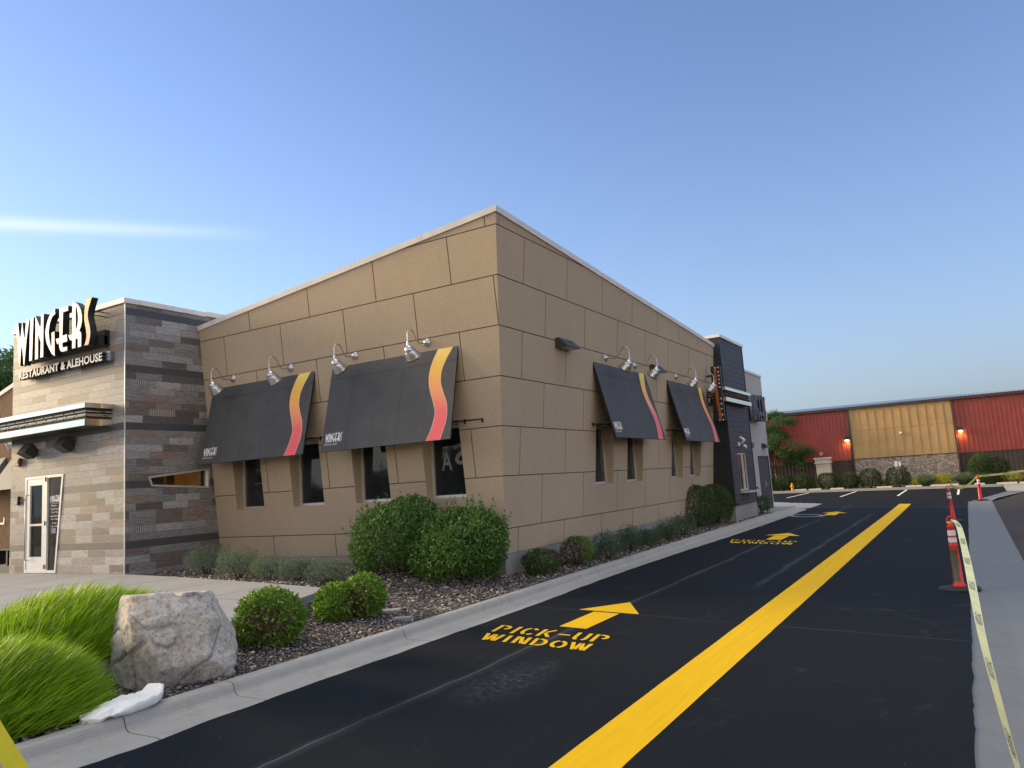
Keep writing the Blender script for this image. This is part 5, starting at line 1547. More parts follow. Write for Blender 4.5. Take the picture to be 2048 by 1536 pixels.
tag(mb.obj('painted_lettering', M['yellow']), 'near yellow stencil lettering PICK-UP WINDOW below the first arrow', 'road marking', 'yellow stencil lettering on the drive')
mb = MB()
stencil('PICK-UP', 1.88, 7.62, 1.58, .36, mb, (.04, 0), sw=.047)
stencil('WINDOW', 1.98, 7.18, 1.46, .33, mb, (.06, 0), sw=.047)
tag(mb.obj('painted_lettering', M['yellow']), 'far yellow stencil lettering PICK-UP WINDOW below the second arrow', 'road marking', 'yellow stencil lettering on the drive')
for x, t in ((-1.2, 'leftmost white parking bay line, nearest the tree'), (1.4, 'second white parking bay line from the left'), (4.03, 'third white parking bay line, left of the leaning pair of cones'), (6.6, 'rightmost white parking bay line between the orange cones')):
    mb = MB()
    for a, b in zip(frange(30.5, 37.2, .6), frange(30.5, 37.2, .6)[1:]): mb.poly([gpt(x - .05, a), gpt(x + .05, a), gpt(x + .05, b), gpt(x - .05, b)])
    tag(mb.obj('parking_line', M['white']), t, 'road marking', 'white parking bay lines')
# round concrete collar with sealed middle
mb = MB(); n = 40; cx, cy = 2.12, 16.75
for k in range(n):
    a, b = 2 * math.pi * k / n, 2 * math.pi * (k + 1) / n
    mb.poly([gpt(cx + .44 * math.cos(a), cy + .50 * math.sin(a), .008), gpt(cx + .60 * math.cos(a), cy + .68 * math.sin(a), .008), gpt(cx + .60 * math.cos(b), cy + .68 * math.sin(b), .008), gpt(cx + .44 * math.cos(b), cy + .50 * math.sin(b), .008)], 0)
    mb.poly([gpt(cx, cy, .0075), gpt(cx + .44 * math.cos(a), cy + .50 * math.sin(a), .0075), gpt(cx + .44 * math.cos(b), cy + .50 * math.sin(b), .0075)], 1)
tag(mb.obj('manhole_collar', [M['walk'], M['road']]), 'pale round manhole collar set in the black drive by the dark tower', 'manhole')
# far kerb, verge and wheel stops
def fk(x): return gz(x, 37.6)
mb = MB(); xs = frange(-16, 8.65, 1.6)
for a, b in zip(xs, xs[1:]):
    b -= .008
    for (p, q) in (((37.6, 0.0), (37.63, .14)), ((37.63, .14), (37.78, .145)), ((37.78, .145), (37.78, 0))):
        mb.poly([(a, p[0], fk(a) + p[1]), (b, p[0], fk(b) + p[1]), (b, q[0], fk(b) + q[1]), (a, q[0], fk(a) + q[1])])
for a, b in zip(frange(8.65, 40, 2), frange(8.65, 40, 2)[1:]):
    mb.poly([(a, 37.0, fk(a) + .10), (b, 37.0, fk(b) + .10), (b, 37.78, fk(b) + .12), (a, 37.78, fk(a) + .12)])
    mb.poly([(a, 37.0, fk(a) + .10), (b, 37.0, fk(b) + .10), (b, 37.0, fk(b) - .1), (a, 37.0, fk(a) - .1)])
mb.poly([(8.65, 33.2, gz(8.65, 33.2) + .01), (8.65, 37.4, fk(8.65) + .09), (9.8, 37.4, fk(9.8) + .09), (9.4, 32.4, gz(9.4, 32.4) + .01)])
mb.poly([(9.4, 32.4, gz(9.4, 32.4) + .01), (9.8, 37.4, fk(9.8) + .09), (14, 37.4, fk(9.8) + .09), (14, 34.6, gz(9.4, 32.4) + .012)])
struct(mb.obj('kerb', M['kerb']))
mb = MB()
for a, b in zip(frange(-20, 40, 2), frange(-20, 40, 2)[1:]): mb.poly([(a, 37.77, fk(a) + .12), (b, 37.77, fk(b) + .12), (b, 41, fk(b) + .10), (a, 41, fk(a) + .10)])
struct(mb.obj('verge', M['mulch']))
ws0 = None
labs = ['left end of the row, beside the hydrant', 'between the third and fourth round shrubs', 'right of the stone panel corner', 'below the round shrub with the sign behind', 'in front of the tall green grass', 'below the yellow shrub', 'behind the far orange cone', 'right of the far orange cone', 'at the right edge of the picture']
for (xa, xb), lb in zip(((-2.2, -1.5), (-1.35, -.65), (-.12, .62), (2.42, 3.25), (3.95, 4.78), (5.2, 6.6), (7.35, 7.85), (8.4, 9.35), (9.45, 10.9)), labs):
    mb = MB(); z = fk(xa) + .115
    pr = [(-.09, 0), (-.06, .10), (.06, .10), (.09, 0)]
    y0 = 37.98
    for i in range(3): a, b = pr[i], pr[i + 1]; mb.poly([(xa, y0 + a[0], z + a[1]), (xb, y0 + a[0], z + a[1]), (xb, y0 + b[0], z + b[1]), (xa, y0 + b[0], z + b[1])])
    mb.poly([(xa, y0 + p[0], z + p[1]) for p in pr]); mb.poly([(xb, y0 + p[0], z + p[1]) for p in pr])
    tag(mb.obj('wheel_stop', M['cream']), 'cream concrete wheel stop ' + lb, 'wheel stop', 'cream wheel stops along the far kerb')

# ================================================================== plants near the restaurant
G1 = 'large rounded laurel shrubs at the building corner'
bush('laurel_shrub', 'large glossy green shrub by the front wall, behind and left of its twin', 'shrub', (-1.72, -.84, .28), (.82, .78, .68), 8200, .075, .034, M['leaf_laurel'], 3, .62, .13, G1, .55, 8, 0, 60)
bush('laurel_shrub', 'large glossy green shrub standing right at the building corner', 'shrub', (-.40, -.78, .14), (.82, .80, .67), 9500, .075, .034, M['leaf_laurel'], 8, .62, .12, G1, .55, 8, 0, 70)
G2 = 'small clipped bright shrubs in the gravel'
bush('round_shrub', 'small clipped round shrub with a brown dead patch, beside the boulder', 'shrub', (.21, -5.50, .14), (.37, .37, .31), 3300, .062, .03, M['leaf_bright'], 21, .72, .05, G2, .0, 6, .05, 0, .24, (.75, -.9, .05))
bush('round_shrub', 'left lobe of the small double shrub by the paving slabs', 'shrub', (-.10, -4.12, .14), (.29, .29, .25), 2100, .06, .03, M['leaf_bright'], 25, .72, .05, G2, .0, 5, .05, 0, .16, (.9, .2, .1))
bush('round_shrub', 'right lobe of the small double shrub by the paving slabs', 'shrub', (.10, -3.80, .14), (.27, .27, .28), 2000, .06, .03, M['leaf_bright'], 27, .72, .05, G2, .0, 5, .05, 0, .22, (.3, -.9, -.1))
G3 = 'grey green sage mounds along the front wall'
for i, (x, y, z, rx, rz, n, lb) in enumerate(((-5.75, -1.75, .40, .42, .28, 2600, 'greyish green mound against the stone block, leftmost of the low row'), (-4.35, -2.15, .40, .42, .26, 2600, 'silvery sage mound, second from the stone block'),
        (-3.42, -2.30, .38, .32, .19, 1700, 'small silvery sage mound, middle of the low row'), (-2.76, -2.25, .37, .31, .19, 1700, 'small sage mound, fourth from the stone block'), (-2.05, -2.22, .34, .36, .18, 1800, 'sage mound nearest the big shrubs, end of the low row'))):
    bush('sage_mound', lb, 'shrub', (x, y, z), (rx, rx, rz), n, .036, .013, M['leaf_sage'], 40 + i, .45, .16, G3, .7, 5, 0, 55)
bush('weed', 'tiny grey green weed in the gravel in front of the big shrubs', 'plant', (-.75, -1.75, .22), (.12, .12, .06), 160, .03, .014, M['leaf_sage'], 55, .3, .2, None, .8, 3)
bush('weed', 'tiny leafy weed behind the small double shrub', 'plant', (-.9, -3.0, .24), (.13, .13, .08), 200, .035, .015, M['leaf_sage'], 56, .3, .2, None, .8, 3)
G4 = 'low shrubs along the shaded side wall'
bush('round_shrub', 'low dark shrub at the foundation corner, first along the side wall', 'shrub', (.44, .52, .12), (.36, .38, .24), 2600, .045, .022, M['leaf_dark'], 61, .7, .08, G4, .2, 6, 0, 0, .25, (.5, .3, .5))
bush('round_shrub', 'half dead clipped shrub, second along the side wall', 'shrub', (.53, 1.74, .12), (.33, .36, .30), 2400, .045, .022, M['leaf_bright'], 62, .7, .08, G4, .2, 8, 0, 0, .85, (-.3, -1, -.05))
for i, (x, y, rx, rz, lb) in enumerate(((.72, 2.75, .34, .24, 'wispy lavender clump right after the half dead shrub'), (.58, 4.30, .29, .25, 'wispy lavender clump, second of the row along the side wall'), (.60, 5.50, .32, .18, 'low wispy lavender clump, middle of the side row'), (.62, 6.68, .31, .20, 'wispy lavender clump, fourth of the side row'), (.56, 7.98, .34, .26, 'tallest lavender clump, next to the clipped boxwood'))):
    bush('lavender_clump', lb, 'plant', (x, y, .12), (rx, rx * 1.1, rz), 2000, .055, .010, M['leaf_lavender'], 70 + i, .3, .18, 'lavender clumps along the side wall', 1.0, 4, 0, 60)
bush('boxwood_shrub', 'large clipped boxwood before the dark tower, front one of the pair', 'shrub', (.20, 10.65, .12), (.55, .66, .66), 7500, .045, .024, M['leaf_dark'], 81, .78, .05, 'clipped boxwoods by the dark tower', .1, 7, .05)
bush('boxwood_shrub', 'clipped boxwood touching the dark tower, rear one of the pair', 'shrub', (.34, 12.0, .12), (.50, .62, .63), 6000, .045, .024, M['leaf_dark'], 82, .78, .05, 'clipped boxwoods by the dark tower', .1, 7, .05)
bush('round_shrub', 'small green shrub tucked behind the tower foundation by the service door', 'shrub', (.68, 16.5, .10), (.30, .55, .34), 1800, .05, .022, M['leaf_dark'], 83, .6, .14, None, .6, 5, 0, 20)
# paving slabs
for (x, y, w_, d_, a, lb) in ((.22, -3.46, .34, .20, .5, 'pale stone slab lying in the gravel beside the double shrub'), (.72, -3.78, .26, .14, .3, 'smaller pale slab in the gravel close to the kerb')):
    mb = MB(); mb.bbox(-w_ / 2, w_ / 2, -d_ / 2, d_ / 2, -.02, .035, .008); o = mb.obj('paving_slab', M['walk']); o.location = (x, y, bedz(x, y) - .002); o.rotation_euler = (.02, -.04, a); tag(o, lb, 'slab', 'loose slabs in the gravel')

# ---- fountain grasses
def grass_dome(rx, ry, rz, back=.0):
    def fn(n, r):
        d = r.normal(size=(n, 3)); d /= np.linalg.norm(d, axis=1, keepdims=True); d[:, 2] = np.abs(d[:, 2]) * 1.0 - .10
        rad = r.uniform(.60, .90, n)[:, None]
        B = d * rad * np.array([rx, ry, rz]); B[:, 2] = np.maximum(B[:, 2], .0)
        D = d * np.array([.60, .60, .4]) + np.array([0.16, 0.27, .75]) + r.normal(size=(n, 3)) * .17
        D /= np.linalg.norm(D, axis=1, keepdims=True)
        return B, D, r.uniform(.12, .26, n) * (.8 + .4 * r.rand(n))
    return fn
def grass_clump(label, loc, rx, ry, rz, n, seed, bare=0):
    root = thing('fountain_grass', label, 'ornamental grass', loc, 0, 'bright green fountain grasses by the boulder')
    r = np.random.RandomState(seed)
    o = blades(n, grass_dome(rx, ry, rz), None, 0.013, np.array([.24, .40, -.16]), M['grass'], 'blades', None, None, (0, 0, 0), None, .55, seed)
    o.parent = root
    bm = bmesh.new(); bmesh.ops.create_icosphere(bm, subdivisions=4, radius=1)
    for v in bm.verts:
        k = .72 + .04 * noise.noise(v.co * 3); v.co = Vector((v.co.x * rx * k, v.co.y * ry * k, max(v.co.z, -.05) * rz * k))
    m_ = MB(); m_.bm(bm, None, 0, True); m_.obj('thatch', M['thatch'], root)
    return root
grass_clump('larger clump of bright green fountain grass behind, touching the boulder', (-1.10, -6.95, .33), 1.25, 1.05, .62, 20000, 5)
grass_clump('nearer clump of bright green fountain grass at the left edge overhanging the kerb', (.12, -8.33, .12), .92, .80, .60, 21000, 6)

# ---- boulder
er = Vector((.5105, .8599, 0)); ef = Vector((.8599, -.5105, 0)); ez = Vector((0, 0, 1))
bm = bmesh.new(); bmesh.ops.create_icosphere(bm, subdivisions=6, radius=1)
planes = [((-.96, .1, .27), .49), ((.90, .15, .435), .455), ((.06, -.08, 1), .415), ((.05, 1, .30), .43), ((-.6, .8, -.05), .51), ((.62, .78, .2), .50), ((0, -1, .2), .5), ((0, 0, -1), .5), ((-.85, .3, -.45), .58), ((.1, .85, -.5), .53), ((-.3, .75, .75), .50), ((.4, .4, .85), .475), ((.95, .1, -.2), .60)]
rb = random.Random(12)
for _k in range(5):
    _d = Vector((rb.uniform(-1, 1), rb.uniform(-.3, 1), rb.uniform(-.2, .9))).normalized(); planes.append((tuple(_d), min(dd / max(Vector(n).normalized().dot(_d), 1e-3) for n, dd in planes) * rb.uniform(.93, .97)))
pl = [(Vector(n).normalized(), d) for n, d in planes]
for v in bm.verts:
    d = v.co.normalized(); r = min(dd / max(n.dot(d), 1e-4) for n, dd in pl)
    r = min(r, 1.2)
    p = d * r
    nn = noise.fractal(p * 2.4 + Vector((3, 1, 7)), 1.0, 2.2, 3) * .012 - abs(noise.noise(p * 3.7)) * .020 + noise.fractal(p * 14, .8, 2.0, 4) * .010
    rid = abs(noise.noise(p * 2.6 + Vector((9, 2, 4)))) 
    p += d * (nn - .03 * (rid < .05))
    v.co = er * p.x + ef * p.y + ez * p.z
mb = MB(); mb.bm(bm, None, 0, False); o = mb.obj('boulder', M['rock']); o.location = (.395, -6.84, .50)
tag(o, 'big pale angular boulder with rusty patches between the grass and the small shrub', 'boulder')
for p in o.data.polygons: p.use_smooth = True

# ---- sandbag on the kerb
mb = MB(); nu, nv = 56, 28
for i in range(nu + 1):
    t = i / nu; yv = -.35 + .72 * t
    e = (1 - abs(2 * t - 1) ** 5.0) ** .5
    hw = .155 * e * (.80 + .20 * math.sin(t * 2.6)) + .006
    hh = (.022 + .050 * t * (1.25 - t)) * e + .006
    if t > .86: k = (t - .86) / .14; hw *= (1 - .35 * k); 
    lift = .10 * max(0, (t - .72) / .28) ** 1.5
    for j in range(nv):
        a = 2 * math.pi * j / nv
        c, s_ = math.cos(a), math.sin(a)
        xx = math.copysign(abs(c) ** .75, c) * hw; zz_ = math.copysign(abs(s_) ** .8, s_) * hh
        w_ = noise.noise(Vector((xx * 13, yv * 4.5, s_ * 1.5))) * .030 + abs(noise.noise(Vector((xx * 22 + yv * 9, yv * 7, 3)))) * .026 - .008 + .012 * math.sin(a * 6 + 3) * (1 - min(1, t / .22) if t < .22 else 0)
        mb.v.append((xx * (1 + w_ * 3) - .05 * max(0, t - .75) * 4 * .6, yv, hh + zz_ + w_ + lift))
for i in range(nu):
    for j in range(nv):
        j2 = (j + 1) % nv; mb.f.append((i * nv + j, i * nv + j2, (i + 1) * nv + j2, (i + 1) * nv + j)); mb.mi.append(0); mb.sm.append(True)
mb.f.append(tuple(range(nv))); mb.mi.append(0); mb.sm.append(False); mb.f.append(tuple(nu * nv + k for k in range(nv))); mb.mi.append(0); mb.sm.append(False)
o = mb.obj('sandbag', M['bag']); o.location = (1.02, -7.74, .125); o.rotation_euler = (0, 0, .03)
tag(o, 'limp white woven sandbag lying on the kerb in front of the boulder', 'sandbag')

# ================================================================== delineator cones and tape
def cone(label, loc, tilt=(0, 0), dirt=False):
    root = thing('delineator_cone', label, 'traffic cone', loc, 0, 'tall orange delineator cones holding the tape')
    root.rotation_euler = (tilt[0], tilt[1], .4)
    mb = MB(); mb.lathe([(0, .045), (.09, .045), (.26, .028), (.30, .012), (.30, 0), (0, 0)], 8, 0, smooth=False); mb.obj('base', M['rubber'], root)
    mb = MB(); mb.lathe([(.085, .03), (.085, .07), (.070, .09), (.062, .50), (.056, .62), (.060, .63), (.060, .66), (.053, .67), (.047, .90), (.050, .905), (.050, .93), (.038, .945), (.036, .98), (.0, .985)], 22)
    b = mb.obj('body', M['cone'] if not dirt else M['cone_d'], root)
    mb = MB(); mb.tube([(-.035, 0, .965), (-.038, 0, 1.02), (-.02, 0, 1.055), (.0, 0, 1.065), (.02, 0, 1.055), (.038, 0, 1.02), (.035, 0, .965)], .012, 8); mb.obj('handle', M['cone'], root)
    for a, b_ in ((.685, .755), (.785, .865)):
        mb = MB(); mb.lathe([(.0535 + (.9 - a) * .02, a), (.0545 + (.9 - b_) * .02, b_)], 22); mb.obj('reflective_band', M['band'], root)
m_, nt, b_ = new_mat('stained_orange'); g = N(nt); v_ = g.coord(); X_ = g.sep(v_)
sid = g.ramp(g.math('ADD', g.math('MULTIPLY', g.math('ADD', X_[0], g.math('MULTIPLY', X_[1], .6)), -9.0), g.noise(6, 4, .7, v_)), [(.55, (0,) * 3), (.75, (1,) * 3)])
low = g.ramp(X_[2], [(.09, (0,) * 3), (.13, (1,) * 3), (.56, (1,) * 3), (.62, (0,) * 3)])
nt.links.new(g.mix(g.math('MULTIPLY', sid, low), (.75, .035, .02), g.mix(g.noise(14, 4, .7, g.scale(v_, (1, 1, .2))), (.01, .01, .01), (.20, .16, .08))), b_.inputs['Base Color']); b_.inputs['Roughness'].default_value = .45
M['cone_d'] = m_
cone('nearest orange cone with black stains, standing at the gutter edge of the drive', (6.85, 1.68, gz(6.85, 1.68) + .006), (.0, -.01), True)
cone('orange cone almost hidden behind the nearest one', (6.60, 14.98, gz(6.6, 14.98) + .006), (0, -.03))
cone('far orange cone standing alone at the bend of the concrete gutter', (7.46, 26.1, gz(7.46, 26.1) + .004), (0, 0.01))

def ribbon(pts, width, twist, name, label, mat, text=None, seg=80, cover=None, up=Vector((0, 0, 1)), txt_range=(0, 1), rep=6, txt_h=.7, group='yellow caution tapes'):
    """pts control points; twist(t) -> angle of the ribbon about its run"""
    P = [Vector(p) for p in pts]
    # catmull-rom in 3d
    S = []
    for i in range(len(P) - 1):
        p0, p1, p2, p3 = P[max(i - 1, 0)], P[i], P[i + 1], P[min(i + 2, len(P) - 1)]
        for k in range(14):
            t = k / 14; S.append(.5 * (2 * p1 + (p2 - p0) * t + (2 * p0 - 5 * p1 + 4 * p2 - p3) * t * t + (3 * p1 - p0 - 3 * p2 + p3) * t ** 3))
    S.append(P[-1])
    n = len(S); cum = [0]
    for i in range(1, n): cum.append(cum[-1] + (S[i] - S[i - 1]).length)
    tot = cum[-1]
    def at(d, off, h):
        d = min(max(d, 0), tot - 1e-5); i = 0
        import bisect
        i = max(0, min(n - 2, bisect.bisect_right(cum, d) - 1)); f = (d - cum[i]) / max(cum[i + 1] - cum[i], 1e-6)
        p = S[i].lerp(S[i + 1], f); dr = (S[i + 1] - S[i]).normalized(); sd = dr.cross(up).normalized(); uu = sd.cross(dr).normalized()
        a = twist(d / tot); w = sd * math.cos(a) + uu * math.sin(a); nn = -sd * math.sin(a) + uu * math.cos(a)
        return p + w * off + nn * h
    mb = MB(); m = 90
    for k in range(m):
        a, b = tot * k / m, tot * (k + 1) / m
        mb.poly([at(a, -width / 2, 0), at(a, width / 2, 0), at(b, width / 2, 0), at(b, -width / 2, 0)], 0, True)
    root = thing(name, label, 'tape', P[0], 0, group)
    o = mb.obj('ribbon', mat, root); o.matrix_parent_inverse = Matrix.Identity(4)
    for v in o.data.vertices: v.co = v.co - P[0]
    if text:
        L = tot * (txt_range[1] - txt_range[0]) / rep
        for r in range(rep):
            d0 = tot * txt_range[0] + r * L
            for side in (1, -1):
                mb = MB()
                add_text(mb, text, L * .30, width * txt_h, lambda u, v, w: at(d0 + L * .2 + (u if side > 0 else L * .30 - u), (v - width * txt_h / 2) * 1.0, .0012 * side), 0, .02)
                o = mb.obj('print', M['tape_ink'], root)
                for v in o.data.vertices: v.co = v.co - P[0]
    return root
def Dp(px, py, dep):
    """point along the picture ray at a given depth (only used to write down world numbers)"""
    r = cr * (px - 1024) + cd * (py - 768) + cf * 1519.636
    return CAM + r * (dep / 1519.636)
t1 = [Vector(p) for p in ((6.89, 1.60, .80), (6.963, 1.0, .745), (7.03, -1.034, .577), (7.079, -3.087, .433), (7.115, -4.569, .323), (7.165, -5.808, .209), (7.209, -6.825, .148), (7.248, -7.618, .132), (7.3, -8.6, .14))]
ribbon(t1, .078, lambda t: .25 + (1.15 * max(0, (t - .40) / .60) ** .8), 'caution_tape', 'yellow caution tape running from the nearest cone towards the lower right corner', M['tape_pale'], 'CAUTION', rep=8)
ribbon([(6.87, 1.72, .80), (6.80, 5, .66), (6.72, 9, .64), (6.62, 14.9, .86)], .078, lambda t: 1.45, 'caution_tape', 'slack faded caution tape strung between the two cones in line', M['tape_pale'])
ribbon([(6.64, 15.05, .86), (6.85, 19, .60), (7.15, 23, .62), (7.44, 26.0, .80)], .078, lambda t: .9 + .9 * t, 'caution_tape', 'sagging caution tape from the hidden cone to the far cone', M['tape'])
ribbon([(7.48, 26.1, .80), (8.4, 26.2, .85), (9.2, 26.3, .93), (12, 26.8, 1.15)], .09, lambda t: 1.2 + .3 * t, 'caution_tape', 'caution tape stretched from the far cone out of the right side of the picture', M['tape_pale'], 'CAUTION', rep=6)
ribbon([(3.26, -10.003, 1.223), (3.318, -9.866, .926), (3.319, -9.783, .766), (3.314, -9.706, .625), (3.296, -9.477, .201)], .078, lambda t: .15, 'caution_tape', 'bright yellow tape crossing the bottom left corner in front of the grass', M['tape'], up=Vector((-.86, .42, -.2)))
mb = MB()
for k in range(7):
    a = k * .9; mb.poly([(6.855 + .06 * math.cos(a), 1.64 + .06 * math.sin(a), .775 - gz(0, 0) + .01 * math.sin(k * 2)), (6.855 + .065 * math.cos(a + .8), 1.64 + .065 * math.sin(a + .8), .78 + .012 * math.cos(k)), (6.855 + .065 * math.cos(a + .8), 1.64 + .065 * math.sin(a + .8), .755 + .012 * math.cos(k)), (6.855 + .06 * math.cos(a), 1.64 + .06 * math.sin(a), .75)])
tag(mb.obj('tape_knot', M['tape']), 'knot of yellow tape tied round the top of the nearest cone', 'tape')

# ================================================================== warehouse behind the car park
WY = 40.6
wh = thing('warehouse_building', 'long red and brown metal sided warehouse with a stained plywood and river stone bay', 'warehouse', (0, WY, 0))
ZB, ZW, ZE = -.3, 1.84, 5.03
def ribbed(mb, x0, x1, z0, z1, sp, y=-0.0, rib=.045, dpt=.035, m=0):
    mb.poly([(x0, y, z0), (x1, y, z0), (x1, y, z1), (x0, y, z1)], m)
    n = int((x1 - x0) / sp)
    for k in range(n + 1):
        x = x0 + (k + .35) * sp
        if x + rib > x1: break
        mb.poly([(x, y, z0), (x + .012, y - dpt, z0), (x + .012, y - dpt, z1), (x, y, z1)], m)
        mb.poly([(x + .012, y - dpt, z0), (x + rib - .012, y - dpt, z0), (x + rib - .012, y - dpt, z1), (x + .012, y - dpt, z1)], m)
        mb.poly([(x + rib - .012, y - dpt, z0), (x + rib, y, z0), (x + rib, y, z1), (x + rib - .012, y - dpt, z1)], m)
for x0, x1 in ((-16, 1.03), (6.80, 32)):
    mb = MB(); ribbed(mb, x0, x1, ZW + .03, ZE - .02, .225); mb.obj('red_siding', M['red_metal'], wh)
    mb = MB(); ribbed(mb, x0, x1, ZB, ZW - .02, .225, -.03, .045, .03); mb.obj('brown_wainscot', M['brown_metal'], wh)
mb = MB()
for x0, x1 in ((-16, 1.03), (6.80, 32)): mb.box(x0, x1, -.085, -.0, ZW - .02, ZW + .03)
mb.box(1.03, 1.13, -.20, 0, ZB, ZE); mb.box(6.72, 6.80, -.20, 0, ZB, ZE)
mb.box(-16, 32, -.30, .0, ZE - .02, ZE + .12); mb.box(1.13, 6.72, -.17, -.10, ZW + .02, ZW + .06)
mb.obj('trim', M['brown_metal'], wh)
mb = MB()
mb.box(1.13, 6.72, -.10, 0, ZW + .06, ZE - .022)
k = 0; x = 1.13
while x < 6.7:
    mb.box(x, x + .05, -.135, -.10, ZW + .06, ZE - .023); x += .4645
mb.box(1.13, 6.72, -.128, -.1, 3.69, 3.73); mb.box(1.13, 6.72, -.129, -.1, 4.93, 4.985)
mb.obj('plywood_panel', M['wood_panel'], wh)
mb = MB(); mb.box(1.13, 6.72, -.14, 0, ZB, ZW + .02); mb.obj('stone_veneer', M['veneer'], wh)
mb = MB()
mb.poly([(-16.4, -.34, ZE + .12), (32, -.34, ZE + .12), (32, 11, ZE + 1.02), (-16.4, 11, ZE + 1.02)])
x = -16.4
while x < 32:
    q = [(x, -.36), (x + .02, -.36), (x + .05, -.36), (x + .07, -.36)]
    mb.poly([(x, -.36, ZE + .125), (x + .02, -.36, ZE + .155), (x + .02, 11, ZE + 1.055), (x, 11, ZE + 1.025)])
    mb.poly([(x + .02, -.36, ZE + .155), (x + .05, -.36, ZE + .155), (x + .05, 11, ZE + 1.055), (x + .02, 11, ZE + 1.055)])
    mb.poly([(x + .05, -.36, ZE + .155), (x + .07, -.36, ZE + .125), (x + .07, 11, ZE + 1.025), (x + .05, 11, ZE + 1.055)])
    x += .225
mb.poly([(-16.4, 11, ZE + 1.02), (32, 11, ZE + 1.02), (32, 22, ZE), (-16.4, 22, ZE)])
mb.obj('roof', M['roof_metal'], wh)
mb = MB(); mb.poly([(-16, 0, ZB), (-16, 21, ZB), (-16, 21, ZE), (-16, 11, ZE + .95), (-16, 0, ZE)]); mb.obj('end_wall', M['red_metal'], wh)
mb = MB()
for x in (1.0, 12.6): mb.tube([(x, -.13, 0), (x, -.13, ZE - .05)], .045, 8)
mb.obj('downpipe', M['brown_metal'], wh)
def whlamp(x, z, label):
    root = thing('wall_lamp', label, 'wall lamp', (x, WY, z), 0, 'glowing wall lamps on the warehouse')
    mb = MB(); mb.bbox(-.14, .14, -.30, -.04, 0.0, .16, .02); mb.bbox(-.10, .10, -.26, -.06, .16, .24, .02); mb.obj('housing', M['fixture'], root)
    mb = MB(); mb.bbox(-.10, .10, -.25, -.08, -.085, -.002, .02); mb.obj('lens', M['glow'], root)
    ld = bpy.data.lights.new('bulb', 'SPOT'); ld.energy = 15; ld.color = (1, .56, .16); ld.shadow_soft_size = .05; ld.spot_size = R_(150); ld.spot_blend = .6
    lo = bpy.data.objects.new('bulb', ld); lo.location = (0, -.17, -.10); lo.rotation_euler = (R_(12), 0, 0); lo.parent = root; col.objects.link(lo)
whlamp(.82, 3.12, 'lit wall lamp left of the plywood bay on the red siding'); whlamp(7.04, 3.16, 'lit wall lamp right of the plywood bay on the red siding')
root = thing('security_light', 'small white dome light in the middle of the plywood bay', 'light', (3.90, WY - .10, 3.27))
mb = MB(); mb.lathe([(0, .10), (.05, .09), (.11, .0), (.09, -.03), (0, -.03)], 14, 0, Matrix.Translation((0, -.10, 0))); mb.obj('shade', M['white_print'], root)
mb = MB(); mb.box(-.03, .03, -.08, -.03, .03, .14); mb.obj('mount', M['steel'], root)
mb = MB(); mb.lathe([(.06, 0), (.10, .0), (.10, .03), (.06, .03), (.06, 0)], 20, 0, Matrix.Translation((0, 0, 0)) @ Matrix.Rotation(R_(90), 4, 'X')); o = mb.obj('round_plaque', M['white_print']); o.location = (-.80, WY - .05, 2.36)
tag(o, 'small white ring plaque on the red siding above the tan pillar', 'plaque')
root = thing('gate_pillar', 'tan block pillar with a cream cap in front of the brown wainscot', 'pillar', (-.55, 39.3, 0))
mb = MB(); mb.bbox(-.41, .41, -.3, .3, -.1, 1.74, .01); mb.obj('shaft', M['cream'], root)['label'] = 'plain tan shaft'
mb = MB(); mb.bbox(-.48, .48, -.37, .37, 1.74, 1.82, .01); mb.bbox(-.44, .44, -.33, .33, 1.82, 2.0, .01); mb.bbox(-.49, .49, -.38, .38, 2.0, 2.12, .015); mb.obj('cap', M['cream'], root)
root = thing('parking_sign', 'pair of small white signs on a post behind the round shrub', 'sign', (3.63, 38.75, 0))
mb = MB(); mb.tube([(0, 0, .1), (0, 0, 1.62)], .022, 8); mb.obj('post', M['steel'], root)
mb = MB(); mb.box(-.16, -.02, -.035, -.025, 1.15, 1.60); mb.box(.05, .17, -.035, -.025, 1.15, 1.57); mb.obj('panel', M['white_print'], root)
root = thing('fire_hydrant', 'small orange hydrant between the shrubs at the left of the far kerb', 'hydrant', (-2.30, 37.95, .20))
root.scale = (.85, .85, .85)
mb = MB(); mb.lathe([(.13, 0), (.13, .04), (.085, .05), (.085, .36), (.11, .37), (.11, .40), (.085, .41), (.07, .48), (.03, .53), (.03, .57), (0, .58)], 16); mb.obj('barrel', M['hydrant'], root)
mb = MB(); mb.tube([(-.14, 0, .29), (.14, 0, .29)], .04, 10); mb.tube([(0, -.15, .26), (0, 0, .26)], .05, 10); mb.obj('outlets', M['hydrant'], root)

